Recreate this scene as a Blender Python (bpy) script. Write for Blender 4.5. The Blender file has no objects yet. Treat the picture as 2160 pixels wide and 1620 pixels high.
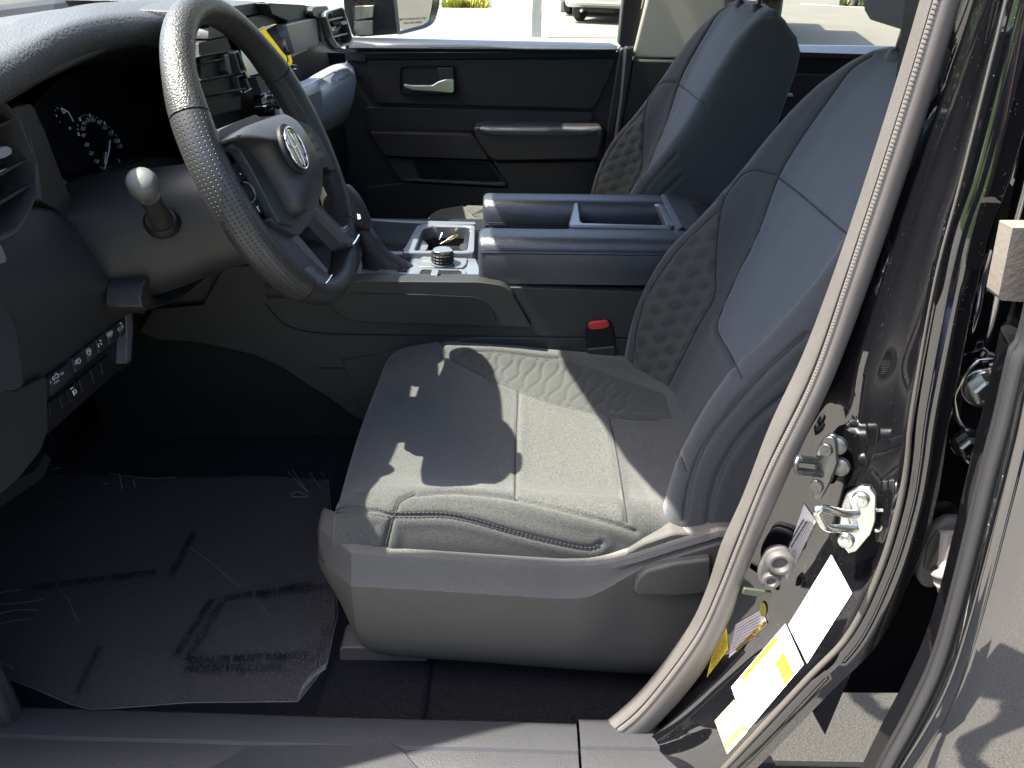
import bpy, bmesh, math, random
import numpy as np
from math import sin, cos, pi, radians, sqrt, atan2
from mathutils import Vector, Matrix
from mathutils.bvhtree import BVHTree
from mathutils.kdtree import KDTree

random.seed(7); RNG = np.random.default_rng(7)
SC = bpy.context.scene
COL = SC.collection

# ------------------------------------------------------------------ camera
CAM_F, CAM_C = 1600.0, np.array([0.0, -1.5, 1.637])
_th, _yaw, _rho = radians(30), 0.007, radians(0.5)
CF = np.array([-sin(_yaw)*cos(_th), cos(_yaw)*cos(_th), -sin(_th)])
CR = np.array([cos(_yaw), sin(_yaw), 0.0]); CU = np.cross(CR, CF)
CR, CU = cos(_rho)*CR + sin(_rho)*CU, cos(_rho)*CU - sin(_rho)*CR
cam_data = bpy.data.cameras.new('camera')
cam_data.sensor_width = 36; cam_data.lens = CAM_F/2160*36
cam_data.clip_start = 0.02; cam_data.clip_end = 1500
cam = bpy.data.objects.new('camera', cam_data); COL.objects.link(cam)
M = Matrix.Identity(4)
for i in range(3):
    M[i][0], M[i][1], M[i][2], M[i][3] = CR[i], CU[i], -CF[i], CAM_C[i]
cam.matrix_world = M
SC.camera = cam

# ------------------------------------------------------------------ sky, sun, exposure
SUN = np.array([-0.380, -0.012, 0.65]); SUN /= np.linalg.norm(SUN)
world = bpy.data.worlds.new('World'); SC.world = world; world.use_nodes = True
wn = world.node_tree; wn.nodes.clear()
sky = wn.nodes.new('ShaderNodeTexSky'); sky.sky_type = 'NISHITA'; sky.sun_disc = False
sky.sun_elevation = math.asin(SUN[2]); sky.sun_rotation = atan2(SUN[0], SUN[1])
sky.air_density = 0.9; sky.dust_density = 3.0; sky.ozone_density = 0.6
bg = wn.nodes.new('ShaderNodeBackground'); bg.inputs['Strength'].default_value = 0.15
wo = wn.nodes.new('ShaderNodeOutputWorld')
wn.links.new(sky.outputs[0], bg.inputs[0]); wn.links.new(bg.outputs[0], wo.inputs[0])
sun_data = bpy.data.lights.new('sun', 'SUN'); sun_data.energy = 4.5; sun_data.angle = radians(0.5)
sun_data.color = (1.0, 0.95, 0.85)
sun = bpy.data.objects.new('sun', sun_data); COL.objects.link(sun)
sun.rotation_euler = Vector(SUN).to_track_quat('Z', 'Y').to_euler(); sun.location = (0, 0, 30)
SC.view_settings.view_transform = 'Standard'; SC.view_settings.look = 'None'
SC.view_settings.gamma = 1; SC.view_settings.use_curve_mapping = False
SC.view_settings.exposure = 2.35
SC.render.engine = 'CYCLES'
cy = SC.cycles
cy.max_bounces = 10; cy.diffuse_bounces = 5; cy.glossy_bounces = 4; cy.transparent_max_bounces = 12; cy.transmission_bounces = 4
cy.sample_clamp_indirect = 4.0; cy.caustics_reflective = False; cy.caustics_refractive = False
cy.use_denoising = True

# ------------------------------------------------------------------ photo rays -> places on real planes
def ray(u, v): return CF + CR*((u-1080)/CAM_F) - CU*((v-810)/CAM_F)
def _pl(u, v, ax, val):
    d = ray(u, v); return CAM_C + d*((val-CAM_C[ax])/d[ax])
def X(pts, x): return [_pl(u, v, 0, x) for u, v in pts]
def Y(pts, y): return [_pl(u, v, 1, y) for u, v in pts]
def Z(pts, z): return [_pl(u, v, 2, z) for u, v in pts]
def PP(pts, c, n):
    c, n = np.array(c, float), np.array(n, float); out = []
    for u, v in pts:
        d = ray(u, v); out.append(CAM_C + d*(((c-CAM_C) @ n)/(d @ n)))
    return out
def V3(*a): return np.array(a, float)

# ------------------------------------------------------------------ things, parts
def thing(name, label, cat, loc=(0, 0, 0), group=None, kind=None):
    o = bpy.data.objects.new(name, None); COL.objects.link(o)
    o.location = loc; o.empty_display_size = 0.05
    o['label'] = label; o['category'] = cat
    if group: o['group'] = group
    if kind: o['kind'] = kind
    return o
def tag(o, label=None, cat=None, group=None, kind=None):
    if label: o['label'] = label
    if cat: o['category'] = cat
    if group: o['group'] = group
    if kind: o['kind'] = kind
    return o
def link(name, me, mat=None, parent=None, label=None, kind=None, smooth=40):
    o = bpy.data.objects.new(name, me); COL.objects.link(o)
    if mat is not None:
        for m in (mat if isinstance(mat, (list, tuple)) else [mat]): me.materials.append(m)
    if smooth and me.polygons:
        me.polygons.foreach_set('use_smooth', [True]*len(me.polygons))
        if smooth < 180: me.set_sharp_from_angle(angle=radians(smooth))
    if parent is not None:
        o.parent = parent
        p, off = parent, Vector((0, 0, 0))
        while p is not None and p.type == 'EMPTY':
            off += Vector(p.location); p = None
        if parent.type == 'EMPTY': o.matrix_parent_inverse = Matrix.Translation(-off)
    if label: o['label'] = label
    if kind: o['kind'] = kind
    return o
def mesh(name, verts, faces):
    me = bpy.data.meshes.new(name)
    me.from_pydata([tuple(map(float, v)) for v in verts], [], [tuple(f) for f in faces])
    me.update(); return me
def fix_normals(me):
    bm = bmesh.new(); bm.from_mesh(me); bmesh.ops.recalc_face_normals(bm, faces=bm.faces); bm.to_mesh(me); bm.free(); return me
def bevel_mod(o, w, seg=2, ang=35):
    b = o.modifiers.new('bevel', 'BEVEL'); b.width = w; b.segments = seg; b.limit_method = 'ANGLE'; b.angle_limit = radians(ang)
    b.harden_normals = False; b.use_clamp_overlap = True
    return o

def spline(pts, n=8, closed=False):
    P = [np.array(p, float) for p in pts]; out = []; N = len(P)
    segs = N if closed else N-1
    for i in range(segs):
        if closed: a, b, c, d = P[i-1], P[i], P[(i+1) % N], P[(i+2) % N]
        else: a, b, c, d = P[max(i-1, 0)], P[i], P[i+1], P[min(i+2, N-1)]
        for k in range(n):
            t = k/n
            out.append(0.5*((2*b)+(-a+c)*t+(2*a-5*b+4*c-d)*t*t+(-a+3*b-3*c+d)*t**3))
    if not closed: out.append(P[-1])
    return out
def resample(pts, n, closed=False):
    P = np.array(pts, float)
    if closed: P = np.vstack([P, P[:1]])
    s = np.concatenate([[0], np.cumsum(np.linalg.norm(np.diff(P, axis=0), axis=1))])
    t = np.linspace(0, s[-1], n+1)[:-1] if closed else np.linspace(0, s[-1], n)
    return np.stack([np.interp(t, s, P[:, k]) for k in range(P.shape[1])], 1)
def rc(pts, r=6, n=4):
    """round the corners of a polygon (2-D or 3-D points): r in the points' own unit"""
    P = [np.array(p, float) for p in pts]; out = []
    for i in range(len(P)):
        a, b, c = P[i-1], P[i], P[(i+1) % len(P)]
        la, lc = np.linalg.norm(a-b), np.linalg.norm(c-b)
        k = min(r, la*.45, lc*.45)
        p, q = b+(a-b)/la*k, b+(c-b)/lc*k
        for j in range(n+1):
            t = j/n; out.append((1-t)**2*p+2*t*(1-t)*b+t*t*q)
    return out

def slab(name, pts, d, mat, parent=None, bev=0.002, seg=2, label=None, taper=1.0):
    """a plate with the given outline (3-D points) and thickness vector d"""
    P = [np.array(p, float) for p in pts]; n = len(P); d = np.array(d, float); c = sum(P)/n
    Q = [c+(p-c)*taper+d for p in P]
    f = [tuple(range(n)), tuple(range(2*n-1, n-1, -1))]+[(i, (i+1) % n, n+(i+1) % n, n+i) for i in range(n)]
    o = link(name, fix_normals(mesh(name, P+Q, f)), mat, parent, label)
    if bev: bevel_mod(o, bev, seg)
    return o
def ring(name, outer, inner, d, mat, parent=None, bev=0.002, n=48, lift=None, label=None):
    A, B = resample(outer, n, True), resample(inner, n, True)
    k = int(np.argmin(np.linalg.norm(B-A[0], axis=1))); B = np.roll(B, -k, axis=0)
    d = np.array(d, float); L = np.array(lift if lift is not None else (0, 0, 0), float)
    v = list(A)+list(B+L)+list(A+d)+list(B+d)
    f = []
    for i in range(n):
        j = (i+1) % n
        f += [(i, j, n+j, n+i), (2*n+i, 3*n+i, 3*n+j, 2*n+j), (i, 2*n+i, 2*n+j, j), (n+i, n+j, 3*n+j, 3*n+i)]
    o = link(name, fix_normals(mesh(name, v, f)), mat, parent, label)
    if bev: bevel_mod(o, bev)
    return o
def grid_mesh(name, R, closed_u=False, closed_v=False, cap=False):
    R = np.array(R, float); a, b, _ = R.shape
    f = []
    for i in range(a if closed_u else a-1):
        for j in range(b if closed_v else b-1):
            f.append((i*b+j, i*b+(j+1) % b, ((i+1) % a)*b+(j+1) % b, ((i+1) % a)*b+j))
    if cap:
        f.append(tuple(range(b-1, -1, -1))); f.append(tuple((a-1)*b+j for j in range(b)))
    return mesh(name, R.reshape(-1, 3), f)
def loft(name, rows, mat, parent=None, closed_v=False, cap=False, smooth=40, label=None, thick=0):
    o = link(name, fix_normals(grid_mesh(name, rows, False, closed_v, cap)), mat, parent, label, smooth=smooth)
    if thick:
        m = o.modifiers.new('thickness', 'SOLIDIFY'); m.thickness = thick; m.offset = 0
    return o
def tube_rows(path, r, k=10, squash=None):
    P = np.array(path, float); n = len(P); rows = []
    T = np.gradient(P, axis=0); T /= np.linalg.norm(T, axis=1)[:, None]+1e-12
    ref = np.array([0, 0, 1.]) if abs(T[0][2]) < .9 else np.array([1., 0, 0])
    N = np.cross(T[0], ref); N /= np.linalg.norm(N)
    for i in range(n):
        N = N-T[i]*(N @ T[i]); N /= np.linalg.norm(N)+1e-12; B = np.cross(T[i], N)
        ri = r[i] if hasattr(r, '__len__') else r
        rows.append([P[i]+ri*(cos(2*pi*j/k)*N+sin(2*pi*j/k)*B) for j in range(k)])
    return rows
def tube(name, path, r, mat, parent=None, k=10, label=None, kind=None):
    o = link(name, fix_normals(grid_mesh(name, tube_rows(path, r, k), False, True, True)), mat, parent, label, kind, smooth=60)
    return o
def lathe(name, c, axis, prof, mat, parent=None, k=32, label=None, smooth=40):
    """prof: list of (radius, height along axis)"""
    ax = np.array(axis, float); ax /= np.linalg.norm(ax); c = np.array(c, float)
    ref = np.array([0, 0, 1.]) if abs(ax[2]) < .9 else np.array([1., 0, 0])
    N = np.cross(ax, ref); N /= np.linalg.norm(N); B = np.cross(ax, N)
    rows = [[c+ax*h+r*(cos(2*pi*j/k)*N+sin(2*pi*j/k)*B) for j in range(k)] for r, h in prof]
    return link(name, fix_normals(grid_mesh(name, rows, False, True, True)), mat, parent, label, smooth=smooth)
def box(name, lo, hi, mat, parent=None, bev=0.003, label=None, seg=2):
    x0, y0, z0 = lo; x1, y1, z1 = hi
    v = [(x, y, z) for x in (x0, x1) for y in (y0, y1) for z in (z0, z1)]
    f = [(0, 1, 3, 2), (4, 6, 7, 5), (0, 4, 5, 1), (2, 3, 7, 6), (0, 2, 6, 4), (1, 5, 7, 3)]
    o = link(name, fix_normals(mesh(name, v, f)), mat, parent, label)
    if bev: bevel_mod(o, bev, seg)
    return o
def bars(name, segs, r, mat, parent=None, k=6, kind=None, label=None):
    """several short rods joined in one mesh (thread stitches, scratches)"""
    vs, fs = [], []
    for a, b in segs:
        rows = np.array(tube_rows([a, (np.array(a)+np.array(b))/2, b], r, k)); o = len(vs)
        vs += list(rows.reshape(-1, 3))
        for i in range(2):
            for j in range(k): fs.append((o+i*k+j, o+i*k+(j+1) % k, o+(i+1)*k+(j+1) % k, o+(i+1)*k+j))
        fs += [tuple(o+j for j in range(k-1, -1, -1)), tuple(o+2*k+j for j in range(k))]
    return link(name, mesh(name, vs, fs), mat, parent, label, kind, smooth=60)
def text(name, s, p0, p1, up, mat, parent=None, out=(0, 0, 0), label=None, bold=0.0):
    """flat lettering: baseline runs from p0 to p1, cap height = vector up"""
    cu = bpy.data.curves.new(name, 'FONT'); cu.body = s; cu.resolution_u = 3; cu.offset = bold
    to = bpy.data.objects.new('tmp', cu); COL.objects.link(to)
    dg = bpy.context.evaluated_depsgraph_get(); me = bpy.data.meshes.new_from_object(to.evaluated_get(dg))
    bpy.data.objects.remove(to); me.name = name
    n = len(me.vertices); co = np.zeros(n*3); me.vertices.foreach_get('co', co); co = co.reshape(-1, 3)
    if n == 0: return None
    x0, x1 = co[:, 0].min(), co[:, 0].max(); h = 0.70
    p0, p1, up, out = (np.array(a, float) for a in (p0, p1, up, out))
    w = p0+((co[:, 0:1]-x0)/(x1-x0))*(p1-p0)+co[:, 1:2]/h*up+out
    me.vertices.foreach_set('co', w.ravel()); me.update()
    return link(name, me, mat, parent, label, smooth=0)

# ------------------------------------------------------------------ materials
MATS = {}
def mat(name, col, rough=.5, metal=0., spec=.5, bump=None, var=None, coat=0., coat_rough=.03, sheen=0., specks=None, ior=1.5, trans=0., emis=None, alpha=None):
    """bump: list of (kind, scale, strength, distance); var: (scale, amount) gentle colour variation; specks: (scale, radius, colour)"""
    m = bpy.data.materials.new(name); m.use_nodes = True; MATS[name] = m
    nt = m.node_tree; N, L = nt.nodes, nt.links; b = N['Principled BSDF']
    b.inputs['Base Color'].default_value = (*col, 1); b.inputs['Roughness'].default_value = rough
    b.inputs['Metallic'].default_value = metal; b.inputs['Specular IOR Level'].default_value = spec
    b.inputs['Coat Weight'].default_value = coat; b.inputs['Coat Roughness'].default_value = coat_rough
    b.inputs['Sheen Weight'].default_value = sheen; b.inputs['IOR'].default_value = ior
    b.inputs['Transmission Weight'].default_value = trans
    if sheen: b.inputs['Sheen Roughness'].default_value = .4
    if emis: b.inputs['Emission Color'].default_value = (*emis[0], 1); b.inputs['Emission Strength'].default_value = emis[1]
    tc = N.new('ShaderNodeTexCoord').outputs['Object']
    colsock = None
    if var:
        nz = N.new('ShaderNodeTexNoise'); nz.inputs['Scale'].default_value = var[0]; nz.inputs['Detail'].default_value = 5
        L.new(tc, nz.inputs['Vector'])
        rp = N.new('ShaderNodeMapRange'); rp.inputs[1].default_value = .3; rp.inputs[2].default_value = .7
        rp.inputs[3].default_value = 1-var[1]; rp.inputs[4].default_value = 1+var[1]
        L.new(nz.outputs[0], rp.inputs[0])
        vm = N.new('ShaderNodeVectorMath'); vm.operation = 'SCALE'; vm.inputs[0].default_value = col
        L.new(rp.outputs[0], vm.inputs['Scale']); colsock = vm.outputs[0]
        if len(var) > 2:
            nz2 = N.new('ShaderNodeTexNoise'); nz2.inputs['Scale'].default_value = var[2]; nz2.inputs['Detail'].default_value = 2
            L.new(tc, nz2.inputs['Vector'])
            rp2 = N.new('ShaderNodeMapRange'); rp2.inputs[1].default_value = .3; rp2.inputs[2].default_value = .7
            rp2.inputs[3].default_value = 1-var[3]; rp2.inputs[4].default_value = 1+var[3]; L.new(nz2.outputs[0], rp2.inputs[0])
            vm2 = N.new('ShaderNodeVectorMath'); vm2.operation = 'SCALE'; L.new(colsock, vm2.inputs[0]); L.new(rp2.outputs[0], vm2.inputs['Scale']); colsock = vm2.outputs[0]
    if specks:
        vo = N.new('ShaderNodeTexVoronoi'); vo.inputs['Scale'].default_value = specks[0]; L.new(tc, vo.inputs['Vector'])
        nz = N.new('ShaderNodeTexNoise'); nz.inputs['Scale'].default_value = specks[0]*.13; L.new(tc, nz.inputs['Vector'])
        ms = N.new('ShaderNodeMath'); ms.operation = 'MULTIPLY'; ms.inputs[1].default_value = specks[1]*2; L.new(nz.outputs[0], ms.inputs[0])
        lt = N.new('ShaderNodeMath'); lt.operation = 'LESS_THAN'; L.new(vo.outputs['Distance'], lt.inputs[0]); L.new(ms.outputs[0], lt.inputs[1])
        sp = N.new('ShaderNodeSeparateColor'); L.new(vo.outputs['Color'], sp.inputs[0])
        gt = N.new('ShaderNodeMath'); gt.operation = 'GREATER_THAN'; gt.inputs[1].default_value = .55; L.new(sp.outputs[0], gt.inputs[0])
        mu = N.new('ShaderNodeMath'); mu.operation = 'MULTIPLY'; L.new(lt.outputs[0], mu.inputs[0]); L.new(gt.outputs[0], mu.inputs[1])
        mx = N.new('ShaderNodeMix'); mx.data_type = 'RGBA'; mx.inputs['A'].default_value = (*col, 1); mx.inputs['B'].default_value = (*specks[2], 1)
        if colsock: L.new(colsock, mx.inputs['A'])
        L.new(mu.outputs[0], mx.inputs['Factor']); colsock = mx.outputs['Result']
        rr = N.new('ShaderNodeMapRange'); rr.inputs[3].default_value = rough; rr.inputs[4].default_value = .6
        L.new(mu.outputs[0], rr.inputs[0]); L.new(rr.outputs[0], b.inputs['Roughness'])
        if coat:
            rc_ = N.new('ShaderNodeMapRange'); rc_.inputs[3].default_value = coat; rc_.inputs[4].default_value = 0
            L.new(mu.outputs[0], rc_.inputs[0]); L.new(rc_.outputs[0], b.inputs['Coat Weight'])
    if colsock: L.new(colsock, b.inputs['Base Color'])
    last = None
    for kind, scale, strength, dist in (bump or []):
        if kind == 'noise':
            t = N.new('ShaderNodeTexNoise'); t.inputs['Scale'].default_value = scale; t.inputs['Detail'].default_value = 2; s = t.outputs[0]
            L.new(tc, t.inputs['Vector'])
        elif kind == 'grain':
            t = N.new('ShaderNodeTexVoronoi'); t.feature = 'F1'; t.inputs['Scale'].default_value = scale; s = t.outputs['Distance']
            n2 = N.new('ShaderNodeTexNoise'); n2.inputs['Scale'].default_value = scale*.7; L.new(tc, n2.inputs['Vector'])
            vm = N.new('ShaderNodeVectorMath'); vm.operation = 'MULTIPLY_ADD'; vm.inputs[1].default_value = (1.2/scale,)*3
            L.new(n2.outputs[1], vm.inputs[0]); L.new(tc, vm.inputs[2]); L.new(vm.outputs[0], t.inputs['Vector'])
        elif kind in ('waveX', 'waveY', 'waveZ', 'diag'):
            t = N.new('ShaderNodeTexWave'); t.inputs['Scale'].default_value = scale; t.inputs['Distortion'].default_value = .3
            t.inputs['Detail'].default_value = 0
            t.bands_direction = {'waveX': 'X', 'waveY': 'Y', 'waveZ': 'Z', 'diag': 'DIAGONAL'}[kind]; s = t.outputs['Fac' if 'Fac' in t.outputs else 1]
            L.new(tc, t.inputs['Vector'])
        bp = N.new('ShaderNodeBump'); bp.inputs['Strength'].default_value = strength; bp.inputs['Distance'].default_value = dist
        L.new(s, bp.inputs['Height'])
        if last is not None: L.new(last, bp.inputs['Normal'])
        last = bp.outputs[0]
    if last is not None:
        L.new(last, b.inputs['Normal'])
    return m
def glass_mat(name, tint=(.93, .95, .94), refl=1.45, film=0.0, rough=0.0):
    m = bpy.data.materials.new(name); m.use_nodes = True; nt = m.node_tree; N, L = nt.nodes, nt.links; N.clear()
    tr = N.new('ShaderNodeBsdfTransparent'); tr.inputs[0].default_value = (*tint, 1)
    gl = N.new('ShaderNodeBsdfGlossy'); gl.inputs['Roughness'].default_value = rough
    fr = N.new('ShaderNodeFresnel'); ge = N.new('ShaderNodeNewGeometry')      # thin pane: the same share on both faces
    mr = N.new('ShaderNodeMapRange'); mr.inputs[3].default_value = refl; mr.inputs[4].default_value = 1/refl
    L.new(ge.outputs['Backfacing'], mr.inputs[0]); L.new(mr.outputs[0], fr.inputs[0])
    mx = N.new('ShaderNodeMixShader'); L.new(fr.outputs[0], mx.inputs[0]); L.new(tr.outputs[0], mx.inputs[1]); L.new(gl.outputs[0], mx.inputs[2])
    out = N.new('ShaderNodeOutputMaterial')
    if film:
        df = N.new('ShaderNodeBsdfDiffuse'); df.inputs[0].default_value = (.58, .53, .48, 1)
        m2 = N.new('ShaderNodeMixShader'); m2.inputs[0].default_value = film
        L.new(mx.outputs[0], m2.inputs[1]); L.new(df.outputs[0], m2.inputs[2]); L.new(m2.outputs[0], out.inputs[0])
        tc = N.new('ShaderNodeTexCoord'); nz = N.new('ShaderNodeTexNoise'); nz.inputs['Scale'].default_value = 9; nz.inputs['Detail'].default_value = 6; nz.inputs['Distortion'].default_value = 1.2
        bp = N.new('ShaderNodeBump'); bp.inputs['Strength'].default_value = .9; bp.inputs['Distance'].default_value = .012
        L.new(tc.outputs['Object'], nz.inputs['Vector']); L.new(nz.outputs[0], bp.inputs['Height'])
        for q in (gl, fr): L.new(bp.outputs[0], q.inputs['Normal'])
    else: L.new(mx.outputs[0], out.inputs[0])
    return m

fine = [('grain', 900, .25, .0006)]
plastic = mat('charcoal plastic', (.023, .023, .026), .50, bump=[('grain', 700, .35, .0008)], var=(9, .08))
plastic_dk = mat('black plastic', (.009, .009, .010), .55, spec=.3, bump=[('grain', 800, .25, .0006)])
plastic_warm = mat('grey plastic trim', (.025, .024, .024), .48, bump=[('grain', 750, .35, .0008)], var=(6, .07))
plastic_seat = mat('grey grained plastic', (.074, .069, .063), .50, bump=[('grain', 520, .45, .0011)], var=(5, .06))
leather = mat('black grained leather', (.021, .021, .022), .42, bump=[('grain', 420, .55, .0012), ('noise', 90, .1, .002)])
vinyl = mat('charcoal vinyl', (.030, .036, .048), .34, spec=.9, bump=[('grain', 560, .5, .0009)], var=(7, .06))  # blue cast of the sky put into the charcoal
dash_top = mat('dark dashboard skin', (.036, .037, .040), .56, bump=[('grain', 300, .6, .0016)], var=(8, .06))
satin = mat('satin grey trim', (.16, .17, .185), .32, metal=.35, spec=.5)
silver_panel = mat('satin silver panel', (.22, .235, .26), .36, metal=.3, bump=[('noise', 60, .03, .001)])
chrome = mat('bright chrome', (.75, .75, .76), .12, metal=1.)
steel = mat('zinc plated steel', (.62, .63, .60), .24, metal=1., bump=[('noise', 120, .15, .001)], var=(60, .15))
gloss = mat('gloss black', (.006, .006, .007), .08, spec=.6, coat=.6)
paint = mat('black clearcoat paint', (.004, .004, .005), .02, spec=.8, ior=1.65, specks=(300, .065, (.30, .30, .29)))
paint_clean = mat('black door paint', (.004, .004, .005), .012, spec=1., ior=1.8, bump=[('noise', 3, .02, .01)])
rubber = mat('black rubber', (.018, .018, .019), .55, bump=[('noise', 300, .2, .0006)])
seal_rib = mat('grey ribbed weatherstrip', (.085, .078, .072), .6, bump=[('grain', 800, .45, .0006)], var=(30, .06))
seal_smooth = mat('grey smooth weatherstrip', (.125, .114, .105), .5, bump=[('noise', 160, .15, .0008)], var=(12, .08))
sill_m = mat('dark scuffed sill plastic', (.030, .030, .033), .42, bump=[('grain', 600, .4, .0007)], var=(5, .15))
fab_dark = mat('charcoal woven cloth', (.045, .046, .048), .85, spec=.2, sheen=.25, bump=[('diag', 330, .5, .0010), ('noise', 800, .6, .001)], var=(700, .30, 6, .06))
fab_grey = mat('grey woven cloth', (.088, .087, .080), .85, spec=.2, sheen=.25, bump=[('noise', 520, .9, .0014)], var=(430, .42, 6, .05))
fab_emb = mat('embossed dark cloth', (.056, .057, .054), .85, spec=.2, sheen=.25, bump=[('noise', 800, .6, .001)], var=(700, .25))
_nt = fab_emb.node_tree; _b = _nt.nodes['Principled BSDF']; _src = _b.inputs['Base Color'].links[0].from_socket
_at = _nt.nodes.new('ShaderNodeAttribute'); _at.attribute_name = 'pad'
_mr = _nt.nodes.new('ShaderNodeMapRange'); _mr.inputs[3].default_value = 1.06; _mr.inputs[4].default_value = .86; _nt.links.new(_at.outputs['Fac'], _mr.inputs[0])
_vm = _nt.nodes.new('ShaderNodeVectorMath'); _vm.operation = 'SCALE'; _nt.links.new(_src, _vm.inputs[0]); _nt.links.new(_mr.outputs[0], _vm.inputs['Scale']); _nt.links.new(_vm.outputs[0], _b.inputs['Base Color'])
thread = mat('dark sewing thread', (.022, .022, .023), .7)
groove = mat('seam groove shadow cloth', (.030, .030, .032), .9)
carpet = mat('black carpet', (.012, .012, .014), .95, spec=.1, bump=[('noise', 420, 1., .004), ('noise', 60, .4, .004)], var=(200, .4))
beige = mat('beige pillar cloth', (.50, .475, .40), .8, bump=[('noise', 500, .3, .0006)])
headliner = mat('grey headliner cloth', (.34, .33, .31), .9)
red = mat('red plastic', (.50, .035, .03), .35)
white_print = mat('white print', (.62, .63, .62), .6)
grey_print = mat('grey print', (.30, .30, .31), .6)
black_print = mat('black print', (.008, .008, .009), .6)
film_print = mat('black film print', (.004, .004, .006), .5)
glass = glass_mat('clear window glass')
# ================================================================== the car park round the truck
asphalt = mat('pale worn asphalt', (.215, .205, .185), .9, bump=[('noise', 140, .7, .006), ('noise', 30, .3, .01)], var=(260, .38, .6, .10))
concrete = mat('pale concrete', (.150, .142, .118), .9, bump=[('noise', 60, .4, .004)], var=(.9, .10, 40, .12))
grassm = mat('grass', (.065, .115, .022), .8, bump=[('noise', 40, 1., .05)], var=(9, .5, .5, .3))
white_paint = mat('white road paint', (.72, .72, .69), .7, var=(60, .1))
wallm = mat('white rendered wall', (.72, .71, .66), .8, var=(3, .05))
def sheet(name, x0, y0, x1, y1, z, m, kind='structure', nx=2, ny=2):
    xs, ys = np.linspace(x0, x1, nx), np.linspace(y0, y1, ny)
    o = link(name, grid_mesh(name, [[(x, y, z) for x in xs] for y in ys]), m, smooth=0)
    o['kind'] = kind; return o
sheet('ground', -400, -400, 400, 400, -0.02, grassm)
sheet('parking_lot', -60, -5.5, 60, 2.8, 0.0, asphalt)
o = link('concrete_forecourt', mesh('concrete_forecourt', [(-2.6, 2.8, 0), (1.4, 2.8, 0), (18, 90, 0), (-40, 90, 0)], [(0, 1, 2, 3)]), concrete, smooth=0); o['kind'] = 'structure'
lot2 = mat('sunlit tan asphalt', (.088, .080, .060), .9, bump=[('noise', 140, .7, .006)], var=(200, .3, .7, .10))  # tan base colour with fine random variation
o = link('asphalt_yard', mesh('asphalt_yard', [(1.4, 2.8, 0), (90, 2.8, 0), (90, 90, 0), (18, 90, 0)], [(0, 1, 2, 3)]), lot2, smooth=0); o['kind'] = 'structure'
o = link('asphalt_yard', mesh('asphalt_yard', [(-90, 2.8, 0), (-2.6, 2.8, 0), (-40, 90, 0), (-90, 90, 0)], [(0, 1, 2, 3)]), lot2, smooth=0); o['kind'] = 'structure'
def stripe(a, b, w, z=.004):
    a, b = np.array(a, float), np.array(b, float); d = (b-a)/np.linalg.norm(b-a); nrm = np.array([-d[1], d[0]])*w/2
    o = link('parking_line', mesh('parking_line', [(*(a-nrm), z), (*(b-nrm), z), (*(b+nrm), z), (*(a+nrm), z)], [(0, 1, 2, 3)]), white_paint, smooth=0)
    o['kind'] = 'structure'; return o
p = Z([(1155, 28), (1192, 52)], 0); stripe(p[0][:2], p[1][:2], .12)
p = Z([(1690, 8), (1785, 14)], 0); stripe(p[0][:2], p[1][:2], .12)
p = Z([(1786, 14), (1960, 21)], 0); stripe(p[0][:2], p[1][:2], .12)

# --- galvanised post standing on the forecourt
post_m = mat('pale galvanised steel', (.30, .32, .315), .45, metal=.3, bump=[('noise', 20, .1, .002)], var=(12, .1))
pb = Z([(1131, 79)], 0)[0]
t = thing('square_post', 'pale square steel post standing on the concrete forecourt', 'post', pb)
x, y = pb[0], pb[1]
box('shaft', (x-.10, y-.10, .012), (x+.10, y+.10, 3.2), post_m, t, .012)
box('base_plate', (x-.24, y-.24, 0), (x+.24, y+.24, .012), post_m, t, .003)
for sx in (-1, 1):
    for sy in (-1, 1):
        lathe('bolt', (x+sx*.18, y+sy*.18, .012), (0, 0, 1), [(.018, 0), (.018, .012), (.010, .012), (.010, .03)], post_m, t, 6)
for z in (1.25, 1.6): lathe('bolt', (x+.02, y-.10, z), (0, -1, 0), [(.014, 0), (.014, .012)], post_m, t, 8)

# --- concrete pillar with weeds and the white wall behind
pc = Z([(1000, 15)], 0)[0]
pil = mat('tan concrete', (.40, .36, .29), .85, bump=[('noise', 40, .5, .01)], var=(6, .2))
o = lathe('concrete_pillar', (pc[0], pc[1]+.35, 0), (0, 0, 1), [(.40, 0), (.40, .1), (.36, .14), (.36, 3.4)], pil, None, 24)
tag(o, 'tan round concrete pillar with yellow weeds at its foot', 'pillar')
weed_m = mat('yellow green weeds', (.30, .30, .03), .8, var=(30, .4))
vs, fs = [], []
for i in range(420):
    a = RNG.uniform(0, 2*pi); r = RNG.uniform(.05, .55)
    b = np.array([pc[0]-.25+r*cos(a)*1.3, pc[1]-.25+r*sin(a)*.35, 0]); h = RNG.uniform(.10, .34); w = RNG.uniform(.012, .03)
    tip = b+np.array([RNG.normal(0, .07), RNG.normal(0, .07), h]); q = np.array([cos(a)*w, sin(a)*w, 0]); k = len(vs)
    vs += [b-q, b+q, (b+tip)/2+q*1.3, tip, (b+tip)/2-q*1.3]; fs += [(k, k+1, k+2, k+3, k+4)]
tag(link('weeds', mesh('weeds', vs, fs), weed_m, smooth=0), 'clump of yellow green weeds at the concrete pillar foot', 'weeds', kind='stuff')
w0, w1 = Z([(1022, 14), (1116, 21)], 0)
dirw = np.array([w1[0]-w0[0], w1[1]-w0[1], 0]); dirw /= np.linalg.norm(dirw); nw = np.array([-dirw[1], dirw[0], 0])
a, b = w0-dirw*9, w1+dirw*1.2
slab('white_wall', [a, b, b+[0, 0, 3.2], a+[0, 0, 3.2]], nw*.3, wallm, None, .01)
tag(bpy.data.objects['white_wall'], 'long white rendered wall beyond the concrete forecourt', 'wall')
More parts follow.
